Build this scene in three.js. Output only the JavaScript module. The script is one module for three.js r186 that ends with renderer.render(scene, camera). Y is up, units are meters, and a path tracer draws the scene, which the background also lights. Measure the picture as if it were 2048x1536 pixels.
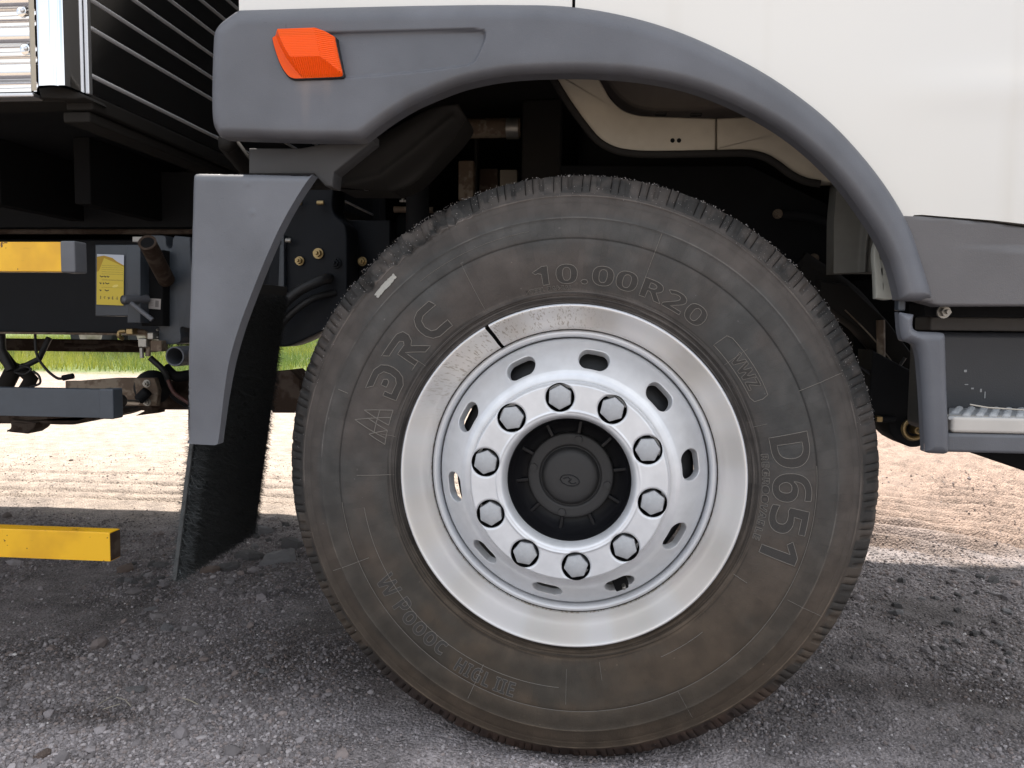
import * as THREE from 'three';
import { RoundedBoxGeometry } from 'three/addons/geometries/RoundedBoxGeometry.js';
import { FontLoader } from 'three/addons/loaders/FontLoader.js';
import { mergeGeometries, toCreasedNormals } from 'three/addons/utils/BufferGeometryUtils.js';

// ---------------------------------------------------------------- camera, sky, sun, exposure
const scene = new THREE.Scene();
const FOCAL = 1657, CX = 1024, CY = 768;                 // lens in pixels of the 2048 x 1536 photograph
const camera = new THREE.PerspectiveCamera(2 * Math.atan(CY / FOCAL) * 180 / Math.PI, 4 / 3, 0.05, 400);
const EYE = new THREE.Vector3(0, 0.767, 1.447);
const back = new THREE.Vector3((1190 - CX) / FOCAL, (CY - 650) / FOCAL, -1).normalize().negate();   // the truck's sideways axis seen from the camera
const upc = new THREE.Vector3(Math.sin(0.017), 1, 0); upc.addScaledVector(back, -upc.dot(back)).normalize();
const sidec = new THREE.Vector3().crossVectors(upc, back);
camera.position.copy(EYE);
camera.quaternion.setFromRotationMatrix(new THREE.Matrix4().makeBasis(
  new THREE.Vector3(sidec.x, upc.x, back.x), new THREE.Vector3(sidec.y, upc.y, back.y), new THREE.Vector3(sidec.z, upc.z, back.z)));

const rnd = (() => { let s = 12345; return () => { s = (s + 0x6D2B79F5) | 0; let t = Math.imul(s ^ (s >>> 15), 1 | s); t = (t + Math.imul(t ^ (t >>> 7), 61 | t)) ^ t; return ((t ^ (t >>> 14)) >>> 0) / 4294967296; }; })();
const hash = (x, y, s) => { let h = Math.imul(x, 374761393) ^ Math.imul(y, 668265263) ^ Math.imul(s, 1274126177); h = Math.imul(h ^ (h >>> 13), 1274126177); return ((h ^ (h >>> 16)) >>> 0) / 4294967296; };
function vnoise(x, y, p = 0, s = 1) {                    // value noise, repeats after p cells when p > 0
  const xi = Math.floor(x), yi = Math.floor(y), fx = x - xi, fy = y - yi;
  const w = (a) => (p ? ((a % p) + p) % p : a), sx = fx * fx * (3 - 2 * fx), sy = fy * fy * (3 - 2 * fy);
  const a = hash(w(xi), w(yi), s), b = hash(w(xi + 1), w(yi), s), c = hash(w(xi), w(yi + 1), s), d = hash(w(xi + 1), w(yi + 1), s);
  return a + (b - a) * sx + (c - a) * sy + (a - b - c + d) * sx * sy;
}
function fbm(x, y, oct = 4, p = 0, s = 1) { let v = 0, a = 0.5, t = 0; for (let i = 0; i < oct; i++) { v += a * vnoise(x, y, p, s + i * 17); t += a; a *= 0.5; x *= 2; y *= 2; p *= 2; } return v / t; }
const clamp = (v, a = 0, b = 1) => Math.min(b, Math.max(a, v));
const smooth = (a, b, v) => { const t = clamp((v - a) / (b - a)); return t * t * (3 - 2 * t); };
const lerp = (a, b, t) => a + (b - a) * t;
const mix3 = (a, b, t) => [lerp(a[0], b[0], t), lerp(a[1], b[1], t), lerp(a[2], b[2], t)];

const SUN = new THREE.Vector3(-0.08, 0.80, -0.60).normalize();
{
  const W = 1024, Hh = 512, d = new Float32Array(W * Hh * 4);
  for (let j = 0; j < Hh; j++) for (let i = 0; i < W; i++) {
    const el = ((j + 0.5) / Hh - 0.5) * Math.PI, az = ((i + 0.5) / W - 0.5) * 2 * Math.PI;
    const y = Math.sin(el), x = Math.cos(el) * Math.cos(az), z = Math.cos(el) * Math.sin(az);
    const k = Math.pow(1 - Math.max(y, 0), 3);
    let c = mix3([0.36, 0.47, 0.66], [0.50, 0.53, 0.57], k);
    const hy = Math.max(y, 0.02) + 0.16, n = fbm(x / hy * 1.1 + 9, z / hy * 1.1 + 4, 6, 0, 5);
    const cl = smooth(0.36, 0.62, n) * smooth(0, 0.1, y);
    c = mix3(c, [1.0, 0.985, 0.96].map((v) => v * lerp(0.62, 1.05, smooth(0, 0.6, y))), cl * 0.9);
    const g = Math.max(0, x * SUN.x + y * SUN.y + z * SUN.z), glow = Math.pow(g, 12) * 0.25;
    c = c.map((v) => v * 0.72 + glow);
    if (y < 0) c = [0.2, 0.17, 0.14];
    d.set([...c, 1], (j * W + i) * 4);
  }
  const t = new THREE.DataTexture(d, W, Hh, THREE.RGBAFormat, THREE.FloatType);
  t.mapping = THREE.EquirectangularReflectionMapping; t.magFilter = THREE.LinearFilter; t.minFilter = THREE.LinearFilter; t.needsUpdate = true;
  scene.background = t; scene.environment = t;
}
const sun = new THREE.DirectionalLight(new THREE.Color().setRGB(1, 0.92, 0.83), 3.6);
sun.position.copy(SUN).multiplyScalar(30); sun.target.position.set(0, 0, 0);
sun.castShadow = true; sun.shadow.radius = 2; sun.shadow.mapSize.set(4096, 4096);
Object.assign(sun.shadow.camera, { left: -14, right: 14, top: 14, bottom: -14, near: 1, far: 70 });
scene.add(sun, sun.target);
const renderer = new THREE.WebGLRenderer({ antialias: true });
renderer.toneMapping = THREE.LinearToneMapping; renderer.toneMappingExposure = 2.9;
renderer.shadowMap.enabled = true;

// ---------------------------------------------------------------- helpers
const V = (x, y, z) => new THREE.Vector3(x, y, z);
function ray(px, py) { const c = V((px - CX) / FOCAL, (CY - py) / FOCAL, -1); return V(sidec.dot(c), upc.dot(c), back.dot(c)); }
function P(px, py, z) { const d = ray(px, py), t = (z - EYE.z) / d.z; return EYE.clone().addScaledVector(d, t); }          // a sighted point on the upright plane z
function PX(px, py, x) { const d = ray(px, py), t = (x - EYE.x) / d.x; return EYE.clone().addScaledVector(d, t); }
const GROUND = -0.033;
function PG(px, py, up = 0) { const y = GROUND + up; const d = ray(px, py), t = (y - EYE.y) / d.y; return EYE.clone().addScaledVector(d, t); }     // ... on the ground
const S = (z) => FOCAL / (EYE.z - z);                    // pixels per metre at depth z

function spline(p, n = 10) {                             // smooth run through points [[x, y], ...]
  if (p.length < 3) return p.slice();
  return new THREE.CatmullRomCurve3(p.map((q) => V(q[0], q[1], 0)), false, 'centripetal').getPoints((p.length - 1) * n).map((q) => [q.x, q.y]);
}
function outline(...runs) { const o = []; for (const r of runs) for (const q of spline(r)) { const l = o[o.length - 1]; if (!l || Math.hypot(l[0] - q[0], l[1] - q[1]) > 0.4) o.push(q); } return o; }
const toWorld = (pts, z) => pts.map(([x, y]) => { const p = P(x, y, z); return [p.x, p.y]; });
function segDist(x, y, pts, closed) {
  let m = 1e9; const n = pts.length;
  for (let i = 0; i < (closed ? n : n - 1); i++) {
    const a = pts[i], b = pts[(i + 1) % n], dx = b[0] - a[0], dy = b[1] - a[1], l = dx * dx + dy * dy || 1e-12;
    const t = clamp(((x - a[0]) * dx + (y - a[1]) * dy) / l), ex = x - a[0] - t * dx, ey = y - a[1] - t * dy, q = ex * ex + ey * ey;
    if (q < m) m = q;
  }
  return Math.sqrt(m);
}
function inside(x, y, p) { let c = false; for (let i = 0, j = p.length - 1; i < p.length; j = i++) if ((p[i][1] > y) !== (p[j][1] > y) && x < (p[j][0] - p[i][0]) * (y - p[i][1]) / (p[j][1] - p[i][1]) + p[i][0]) c = !c; return c; }
const signed = (x, y, p) => (inside(x, y, p) ? -1 : 1) * segDist(x, y, p, true);
const area = (p) => p.reduce((s, a, i) => { const b = p[(i + 1) % p.length]; return s + a[0] * b[1] - b[0] * a[1]; }, 0) / 2;
const roundOff = (d, r, h) => (d >= r ? 0 : d < 0 ? h * (1 - 4.78 * d / r) : h * (1 - Math.sqrt(1 - 0.93 * (1 - d / r) ** 2)) / 0.7354);

// a curved sheet over (u, v), kept where sd < 0
function sheet(u0, u1, v0, v1, nu, nv, sd, map, colour) {
  const pos = [], nor = [], uv = [], col = [], idx = [], ids = new Map(), du = (u1 - u0) / nu, dv = (v1 - v0) / nv, val = new Float32Array((nu + 1) * (nv + 1));
  for (let j = 0; j <= nv; j++) for (let i = 0; i <= nu; i++) val[j * (nu + 1) + i] = sd ? sd(u0 + i * du, v0 + j * dv) : -1;
  const eu = du * 0.2, ev = dv * 0.2;
  const add = (u, v) => {
    const p = map(u, v), a = map(u + eu, v), b = map(u - eu, v), c = map(u, v + ev), d = map(u, v - ev);
    const x1 = a[0] - b[0], y1 = a[1] - b[1], z1 = a[2] - b[2], x2 = c[0] - d[0], y2 = c[1] - d[1], z2 = c[2] - d[2];
    const n = V(y1 * z2 - z1 * y2, z1 * x2 - x1 * z2, x1 * y2 - y1 * x2).normalize();
    pos.push(...p); nor.push(n.x, n.y, n.z); uv.push(u, v); if (colour) col.push(...colour(u, v, p));
    return pos.length / 3 - 1;
  };
  const at = (k) => { if (!ids.has(k)) { ids.set(k, add(u0 + (k % (nu + 1)) * du, v0 + Math.floor(k / (nu + 1)) * dv)); } return ids.get(k); };
  const cut = (a, b) => {
    if (a > b) [a, b] = [b, a];
    const key = a * 4e6 + b + 0.5;
    if (!ids.has(key)) { const t = val[a] / (val[a] - val[b]), ia = a % (nu + 1), ja = Math.floor(a / (nu + 1)), ib = b % (nu + 1), jb = Math.floor(b / (nu + 1)); ids.set(key, add(u0 + lerp(ia, ib, t) * du, v0 + lerp(ja, jb, t) * dv)); }
    return ids.get(key);
  };
  const tri = (t) => {
    const out = [];
    for (let e = 0; e < 3; e++) { const a = t[e], b = t[(e + 1) % 3], ka = val[a] < 0, kb = val[b] < 0; if (ka) out.push(at(a)); if (ka !== kb) out.push(cut(a, b)); }
    for (let e = 1; e + 1 < out.length; e++) idx.push(out[0], out[e], out[e + 1]);
  };
  for (let j = 0; j < nv; j++) for (let i = 0; i < nu; i++) { const a = j * (nu + 1) + i, b = a + 1, c = a + nu + 1, d = c + 1; tri([a, b, d]); tri([a, d, c]); }
  const g = new THREE.BufferGeometry();
  g.setAttribute('position', new THREE.Float32BufferAttribute(pos, 3)); g.setAttribute('normal', new THREE.Float32BufferAttribute(nor, 3)); g.setAttribute('uv', new THREE.Float32BufferAttribute(uv, 2));
  if (colour) g.setAttribute('color', new THREE.Float32BufferAttribute(col, 3));
  g.setIndex(idx); return g;
}
// a moulded plate: outline in metres, height(x, y) for the face, walls back to zb
function relief(poly, cell, height, zb, colour) {
  const xs = poly.map((p) => p[0]), ys = poly.map((p) => p[1]), x0 = Math.min(...xs) - cell, x1 = Math.max(...xs) + cell, y0 = Math.min(...ys) - cell, y1 = Math.max(...ys) + cell;
  const face = sheet(x0, x1, y0, y1, Math.ceil((x1 - x0) / cell), Math.ceil((y1 - y0) / cell), (x, y) => signed(x, y, poly), (x, y) => [x, y, height(x, y)], colour);
  const p = area(poly) > 0 ? poly : poly.slice().reverse(), pos = [], uv = [], idx = [], col = [];
  for (let i = 0; i <= p.length; i++) { const a = p[i % p.length], z = height(a[0], a[1]) - 0.0003; pos.push(a[0], a[1], z, a[0], a[1], zb); uv.push(a[0] + z, a[1], a[0] + zb, a[1]); if (colour) { const c = colour(a[0], a[1]); col.push(...c, ...c); } }
  for (let i = 0; i < p.length; i++) idx.push(2 * i, 2 * i + 1, 2 * i + 3, 2 * i, 2 * i + 3, 2 * i + 2);
  let w = new THREE.BufferGeometry();
  w.setAttribute('position', new THREE.Float32BufferAttribute(pos, 3)); w.setAttribute('uv', new THREE.Float32BufferAttribute(uv, 2)); w.setIndex(idx); w.computeVertexNormals();
  if (colour) w.setAttribute('color', new THREE.Float32BufferAttribute(col, 3));
  return mergeGeometries([face, w]);
}
function metreUV(g) {                                    // uv in metres from each face's main direction
  if (g.index) g = g.toNonIndexed();
  const p = g.attributes.position, n = g.attributes.normal, uv = new Float32Array(p.count * 2);
  for (let i = 0; i < p.count; i++) { const x = Math.abs(n.getX(i)), y = Math.abs(n.getY(i)), z = Math.abs(n.getZ(i)); if (z >= x && z >= y) { uv[2 * i] = p.getX(i); uv[2 * i + 1] = p.getY(i); } else if (x >= y) { uv[2 * i] = p.getZ(i); uv[2 * i + 1] = p.getY(i); } else { uv[2 * i] = p.getX(i); uv[2 * i + 1] = p.getZ(i); } }
  g.setAttribute('uv', new THREE.BufferAttribute(uv, 2)); return g;
}
const join = (l) => mergeGeometries(l.map((g) => { g = g.index ? g.toNonIndexed() : g; for (const k of Object.keys(g.attributes)) if (!['position', 'normal', 'uv'].includes(k)) g.deleteAttribute(k); if (!g.attributes.uv) g.setAttribute('uv', new THREE.BufferAttribute(new Float32Array(g.attributes.position.count * 2), 2)); return g; }));
function box(x0, x1, y0, y1, z0, z1, r = 0.003) { const g = new RoundedBoxGeometry(Math.abs(x1 - x0), Math.abs(y1 - y0), Math.abs(z1 - z0), 2, r); g.translate((x0 + x1) / 2, (y0 + y1) / 2, (z0 + z1) / 2); return metreUV(g); }
function prismW(pts, zf, zb, b = 0.003, holes = []) {    // outline in metres, pushed back from zf to zb, edges rounded by b
  const sh = new THREE.Shape((area(pts) > 0 ? pts : pts.slice().reverse()).map((q) => new THREE.Vector2(q[0], q[1])));
  for (const [x, y, r] of holes) { const h = new THREE.Path(); h.absarc(x, y, r, 0, Math.PI * 2, true); sh.holes.push(h); }
  const d = zf - zb, g = new THREE.ExtrudeGeometry(sh, { depth: Math.max(d - 2 * b, 0.0005), bevelEnabled: b > 0, bevelSize: b, bevelThickness: b, bevelOffset: -b, bevelSegments: 3, curveSegments: 20 });
  g.translate(0, 0, zb + b); return metreUV(toCreasedNormals(g, 0.4));
}
const prism = (pts, zf, zb, b, holes) => prismW(toWorld(pts, zf), zf, zb, b, holes);
function hose(pts, r, sides = 8, closed = false) {       // round bar or cable through 3-D points
  const n = pts.length, pos = [], nor = [], uv = [], idx = []; let up = V(0.13, 0.2, 0.97), len = 0;
  for (let i = 0; i < n + (closed ? 1 : 0); i++) {
    const k = i % n, a = pts[closed ? (k - 1 + n) % n : Math.max(k - 1, 0)], b = pts[closed ? (k + 1) % n : Math.min(k + 1, n - 1)], t = b.clone().sub(a).normalize();
    const s = V(0, 0, 0).crossVectors(t, up); if (s.length() < 1e-3) s.crossVectors(t, V(1, 0.3, 0)); s.normalize(); up = V(0, 0, 0).crossVectors(s, t).normalize();
    if (i) len += pts[k].distanceTo(pts[(i - 1) % n]);
    const rr = typeof r === 'function' ? r(i / (n - 1)) : r;
    for (let j = 0; j <= sides; j++) { const q = j / sides * Math.PI * 2, d = s.clone().multiplyScalar(Math.cos(q)).addScaledVector(up, Math.sin(q)); pos.push(pts[k].x + d.x * rr, pts[k].y + d.y * rr, pts[k].z + d.z * rr); nor.push(d.x, d.y, d.z); uv.push(j / sides * rr * 6, len); }
  }
  const m = n - 1 + (closed ? 1 : 0);
  for (let i = 0; i < m; i++) for (let j = 0; j < sides; j++) { const a = i * (sides + 1) + j, b = a + sides + 1; idx.push(a, b, a + 1, a + 1, b, b + 1); }
  if (!closed) for (const i of [0, n - 1]) { const c = pos.length / 3, t = pts[i].clone().sub(pts[i ? i - 1 : 1]).normalize(); pos.push(pts[i].x, pts[i].y, pts[i].z); nor.push(t.x, t.y, t.z); uv.push(0, 0); for (let j = 0; j < sides; j++) { const a = i * (sides + 1) + j; i ? idx.push(c, a + 1, a) : idx.push(c, a, a + 1); } }
  const g = new THREE.BufferGeometry(); g.setAttribute('position', new THREE.Float32BufferAttribute(pos, 3)); g.setAttribute('normal', new THREE.Float32BufferAttribute(nor, 3)); g.setAttribute('uv', new THREE.Float32BufferAttribute(uv, 2)); g.setIndex(idx); return g;
}
const curve = (pts, n = 24) => new THREE.CatmullRomCurve3(pts, false, 'centripetal').getPoints(n);
const lathe = (prof, seg = 96, a0 = 0, len = Math.PI * 2) => new THREE.LatheGeometry(prof.map((p) => new THREE.Vector2(p[0], p[1])), seg, a0, len).rotateX(Math.PI / 2);   // profile (radius, z), axis along z
function bolt(p, r, h = 0.01) {                          // washer, hexagon head and stud end, facing the viewer's side
  const w = new THREE.CylinderGeometry(r * 1.35, r * 1.4, h * 0.3, 20), n = new THREE.CylinderGeometry(r, r, h, 6), s = new THREE.CylinderGeometry(r * 0.45, r * 0.5, h * 0.8, 12);
  w.translate(0, h * 0.15, 0); n.translate(0, h * 0.8, 0); s.translate(0, h * 1.6, 0);
  const g = join([w, n, s]); g.rotateX(Math.PI / 2); g.rotateZ(rnd() * 3); g.translate(p.x, p.y, p.z); return toCreasedNormals(g, 0.7);
}
const names = new Map();
function numbered(n) { const k = names.get(n) ?? 0; names.set(n, k + 1); return k ? `${n}_${String(k).padStart(3, '0')}` : n; }
function mesh(name, g, m, parent) { const o = new THREE.Mesh(g, m); o.name = parent ? name : numbered(name); o.castShadow = o.receiveShadow = true; (parent || scene).add(o); return o; }
function group(name, parent) { const o = new THREE.Group(); o.name = parent ? name : numbered(name); (parent || scene).add(o); return o; }
const tag = (o, label, category, grp) => { o.userData.label = label; if (category) o.userData.category = category; if (grp) o.userData.group = grp; return o; };

// ---------------------------------------------------------------- textures and materials
function tex(w, h, f, srgb, rx = 1, ry = 1) {
  const d = new Uint8Array(w * h * 4);
  for (let j = 0; j < h; j++) for (let i = 0; i < w; i++) { const c = f(i / w, j / h), o = (j * w + i) * 4; if (typeof c === 'number') d[o] = d[o + 1] = d[o + 2] = clamp(c) * 255; else for (let k = 0; k < 3; k++) d[o + k] = clamp(c[k]) * 255; d[o + 3] = 255; }
  const t = new THREE.DataTexture(d, w, h, THREE.RGBAFormat); t.magFilter = THREE.LinearFilter; t.minFilter = THREE.LinearMipmapLinearFilter; t.generateMipmaps = true; t.wrapS = t.wrapT = THREE.RepeatWrapping; t.repeat.set(rx, ry); if (srgb) t.colorSpace = THREE.SRGBColorSpace; t.needsUpdate = true; return t;
}
const rep = (t, x, y = x) => { const c = t.clone(); c.repeat.set(x, y); c.needsUpdate = true; return c; };
const T = {};
T.grain = tex(512, 512, (u, v) => fbm(u * 96, v * 96, 2, 96, 3) * 0.6 + vnoise(u * 256, v * 256, 256, 8) * 0.4);
T.mottle = tex(512, 512, (u, v) => { const a = fbm(u * 5, v * 5, 6, 5, 21), b = fbm(u * 23, v * 23, 4, 23, 33); return 0.86 + 0.14 * (a - 0.5) + 0.14 * (b - 0.5); });
T.dust = tex(1024, 1024, (u, v) => { const a = fbm(u * 6, v * 6, 6, 6, 41), s = vnoise(u * 300, v * 300, 300, 44), q = vnoise(u * 120, v * 120, 120, 47); const k = 0.82 + 0.22 * (a - 0.5) * 2; return s > 0.968 ? k + 0.14 : q > 0.978 ? k - 0.14 : k; });
T.rough = tex(512, 512, (u, v) => 0.62 + 0.5 * (fbm(u * 7, v * 7, 5, 7, 51) - 0.5));
T.streak = tex(512, 512, (u, v) => 0.85 + 0.3 * (fbm(u * 40, v * 3, 3, 0, 61) - 0.5) * (1 - Math.abs(u - 0.5)));
T.rust = tex(512, 512, (u, v) => { const a = fbm(u * 8, v * 8, 6, 8, 71), b = fbm(u * 30, v * 30, 3, 30, 73); const k = smooth(0.42, 0.62, a * 0.7 + b * 0.3); return mix3([0.74, 0.66, 0.6], [1, 0.97, 0.94], k); }, true);
T.gravelBump = tex(1024, 1024, (u, v) => { let m = 0; for (const [f, s] of [[80, 1], [160, 2]]) { const x = u * f, y = v * f, xi = Math.floor(x), yi = Math.floor(y); let best = 9; for (let a = -1; a < 2; a++) for (let b = -1; b < 2; b++) { const i = ((xi + a) % f + f) % f, j = ((yi + b) % f + f) % f, px = xi + a + hash(i, j, s), py = yi + b + hash(i, j, s + 9); best = Math.min(best, Math.hypot(px - x, py - y)); } m += (1 - best) * (s === 1 ? 0.6 : 0.4); } return m; });
T.gravelCol = tex(1024, 1024, (u, v) => { const a = fbm(u * 12, v * 12, 6, 12, 81), s = vnoise(u * 256, v * 256, 256, 83), q = vnoise(u * 128, v * 128, 128, 85); return clamp(0.55 + 0.5 * (a - 0.5) + 0.35 * (s - 0.5) + 0.3 * (q - 0.5) + (s > 0.93 ? 0.2 : 0)); });
T.wear = tex(1024, 1024, (u, v) => { const a = fbm(u * 7, v * 7, 5, 7, 91), c = fbm(u * 60, v * 60, 3, 60, 93), e = fbm(u * 14, v * 14, 4, 14, 95), s = vnoise(u * 6, v * 160, 160, 97); const chip = smooth(0.775, 0.80, c * 0.75 + e * 0.3); let q = mix3([0.98, 0.98, 0.97], [0.91, 0.89, 0.86], smooth(0.4, 0.7, a)); if (s > 0.93) q = mix3(q, [0.8, 0.78, 0.78], 0.4); return mix3(q, [0.42, 0.36, 0.36], chip); }, true);
const col = (r, g, b) => new THREE.Color().setRGB(r, g, b);
function mat(name, c, rough, o = {}) {
  const m = new THREE.MeshPhysicalMaterial({ color: col(...c), roughness: rough, side: THREE.DoubleSide, ...o }); m.name = name; return m;
}
const M = {
  plastic: mat('grey moulded plastic', [0.128, 0.134, 0.153], 0.5, { map: rep(T.dust, 1.7), bumpMap: rep(T.grain, 9), bumpScale: 0.00025, vertexColors: true }),
  plasticPlain: mat('grey plastic', [0.125, 0.13, 0.145], 0.5, { map: rep(T.dust, 2.3), bumpMap: rep(T.grain, 9), bumpScale: 0.00025 }),
  skirt: mat('warm grey plastic', [0.135, 0.129, 0.132], 0.55, { map: rep(T.dust, 1.3), bumpMap: rep(T.grain, 7), bumpScale: 0.0003 }),
  riser: mat('dark slate plastic', [0.045, 0.048, 0.055], 0.5, { map: rep(T.dust, 1.9), bumpMap: rep(T.grain, 7), bumpScale: 0.0003 }),
  paint: mat('white cab paint', [0.66, 0.645, 0.615], 0.3, { vertexColors: true, clearcoat: 0.8, clearcoatRoughness: 0.1 }),
  cream: mat('cream primer', [0.42, 0.37, 0.29], 0.6, { map: rep(T.mottle, 2.1) }),
  innerWhite: mat('grey green sill paint', [0.36, 0.36, 0.32], 0.6, { map: rep(T.mottle, 3) }),
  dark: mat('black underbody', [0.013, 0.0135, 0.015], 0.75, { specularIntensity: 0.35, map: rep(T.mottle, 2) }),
  darkWarm: mat('dusty black plastic', [0.020, 0.018, 0.016], 0.8, { specularIntensity: 0.4, map: rep(T.mottle, 3) }),
  frame: mat('blue black chassis paint', [0.011, 0.0135, 0.018], 0.6, { specularIntensity: 0.45, map: rep(T.mottle, 2.4) }),
  bracket: mat('slate blue bracket paint', [0.05, 0.06, 0.074], 0.45, { map: rep(T.mottle, 4) }),
  rusty: mat('dusty rusted steel', [0.07, 0.056, 0.047], 0.85, { specularIntensity: 0.4, map: rep(T.rust, 3) }),
  khaki: mat('dusty khaki steel', [0.22, 0.19, 0.15], 0.7, { map: rep(T.rust, 4) }),
  rubberHose: mat('black rubber hose', [0.012, 0.012, 0.013], 0.55),
  brass: mat('brass plated steel', [0.40, 0.30, 0.15], 0.42, { metalness: 0.85, map: rep(T.mottle, 12) }),
  zinc: mat('zinc plated steel', [0.42, 0.405, 0.37], 0.45, { metalness: 0.85, map: rep(T.mottle, 12) }),
  chrome: mat('polished stainless', [0.86, 0.86, 0.87], 0.07, { metalness: 1 }),
  mirror: mat('stainless sheet', [0.78, 0.77, 0.76], 0.1, { metalness: 1 }),
  ridge2: mat('bare steel ridge', [0.62, 0.62, 0.63], 0.45, { metalness: 0.25 }),
  satin: mat('satin stainless edge', [0.62, 0.62, 0.63], 0.35, { metalness: 0.9 }),
  darkSheet: mat('dull stainless front sheet', [0.5, 0.49, 0.48], 0.14, { metalness: 1 }),
  yellow: mat('yellow rail paint', [0.84, 0.46, 0.006], 0.42, { map: rep(T.wear, 1.9), clearcoat: 0.25, clearcoatRoughness: 0.3 }),
  tread: mat('grey painted tread plate', [0.42, 0.43, 0.44], 0.55, { map: rep(T.mottle, 4) }),
  stepWhite: mat('dusty white step strip', [0.55, 0.52, 0.48], 0.5, { map: rep(T.mottle, 2) }),
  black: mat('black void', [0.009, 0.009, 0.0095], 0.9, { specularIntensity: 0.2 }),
};
// ---------------------------------------------------------------- ground
function groundHeight(x, z) {
  let h = GROUND + 0.016 * (fbm(x * 1.7 + 5, z * 1.7, 4, 0, 101) - 0.5) + 0.010 * (fbm(x * 9, z * 9 + 3, 4, 0, 103) - 0.5);
  const near = smooth(1.2, 0.3, Math.abs(z + 0.6));
  h += near * 0.014 * (fbm(x * 24, z * 24, 3, 0, 107) - 0.5);
  for (const c of [-2.62, -2.38, -2.19, -2.05]) {        // wheel tracks running along the truck
    const w = z - c - 0.03 * (fbm(x * 1.3, c, 2, 0, 109) - 0.5);
    h -= 0.016 * Math.exp(-((w / 0.022) ** 2)) * smooth(0.7, -0.2, x) * (0.5 + fbm(x * 2, c * 3, 2, 0, 110));
  }
  if (x > 0.2 && z < -1.4) {                             // curved lug tracks at the right
    const r = Math.hypot(x - 7.2, z + 9.4), band = smooth(4.6, 5.2, r) * smooth(10.6, 10, r), a = Math.atan2(z + 9.4, x - 7.2);
    const lug = Math.sin(r * 38 + Math.sin(a * 60) * 1.6);
    h += 0.028 * band * lug * smooth(0.15, 0.55, fbm(x * 2, z * 2, 3, 0, 113)) * smooth(-1.4, -1.8, z);
  }
  h += 0.03 * Math.exp(-(((x + 0.62) / 0.18) ** 2) - (((z + 0.42) / 0.22) ** 2));    // loose heap behind the tyre
  h += 0.016 * Math.exp(-(((Math.abs(x + 0.02) - 0.26) / 0.12) ** 2) - (((z + 0.12) / 0.2) ** 2));
  h += 0.006 * Math.exp(-(((x + 0.04) / 0.22) ** 2) - (((z - 0.015) / 0.035) ** 2)) * (0.5 + fbm(x * 20, z * 20, 2, 0, 117));
  if (z < -9) h += 0.05 * smooth(-9, -14, z) * fbm(x * 0.6, z * 0.6, 3, 0, 115);
  return h;
}
function groundColour(x, z) {
  const a = fbm(x * 1.6 + 2, z * 1.6 + 7, 4, 0, 121), b = fbm(x * 7, z * 7, 4, 0, 123), c = fbm(x * 0.5 - 4, z * 0.5, 3, 0, 125);
  let g = mix3([0.092, 0.079, 0.075], [0.22, 0.193, 0.188], smooth(0.3, 0.7, 0.5 * a + 0.5 * b));  // dark base colour carries the shade under the truck
  const dampAndShade = Math.max(smooth(0.5, 0.05, Math.hypot((x + 1.02) / 0.3, (z + 0.09) / 0.085) / 2), 0.8 * smooth(0.9, 0.3, Math.hypot((x - 0.75) / 0.6, (z + 0.42) / 0.12)), 0.7 * smooth(1, 0.3, Math.hypot((x + 0.62) / 0.4, (z + 0.42) / 0.3)));  // damp patches, plus a contact shadow painted beside the tyre
  g = mix3(g, [0.07, 0.055, 0.05], dampAndShade * 0.8);
  g = mix3(g, [0.345, 0.31, 0.31], smooth(-0.30, 0.06, z) * (1 - dampAndShade) * lerp(0.45, 0.9, smooth(0.3, 0.6, b)));  // front strip painted lighter, where the truck shades the ground less
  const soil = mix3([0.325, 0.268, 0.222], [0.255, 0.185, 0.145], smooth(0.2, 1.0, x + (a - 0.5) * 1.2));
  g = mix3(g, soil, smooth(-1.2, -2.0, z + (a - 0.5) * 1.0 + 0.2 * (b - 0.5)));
  g = mix3(g, mix3([0.40, 0.31, 0.25], [0.26, 0.2, 0.16], b), smooth(-6, -9, z) * 0.7);
  g = mix3(g, [0.11, 0.15, 0.035], smooth(-9.8, -10.8, z + (b - 0.5) * 1.5) * smooth(0.25, 0.45, c + 0.1 + b * 0.1));
  if (z > 2.4) g = mix3(g, [0.33, 0.28, 0.23], smooth(2.4, 4, z));
  return g;
}
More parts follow.
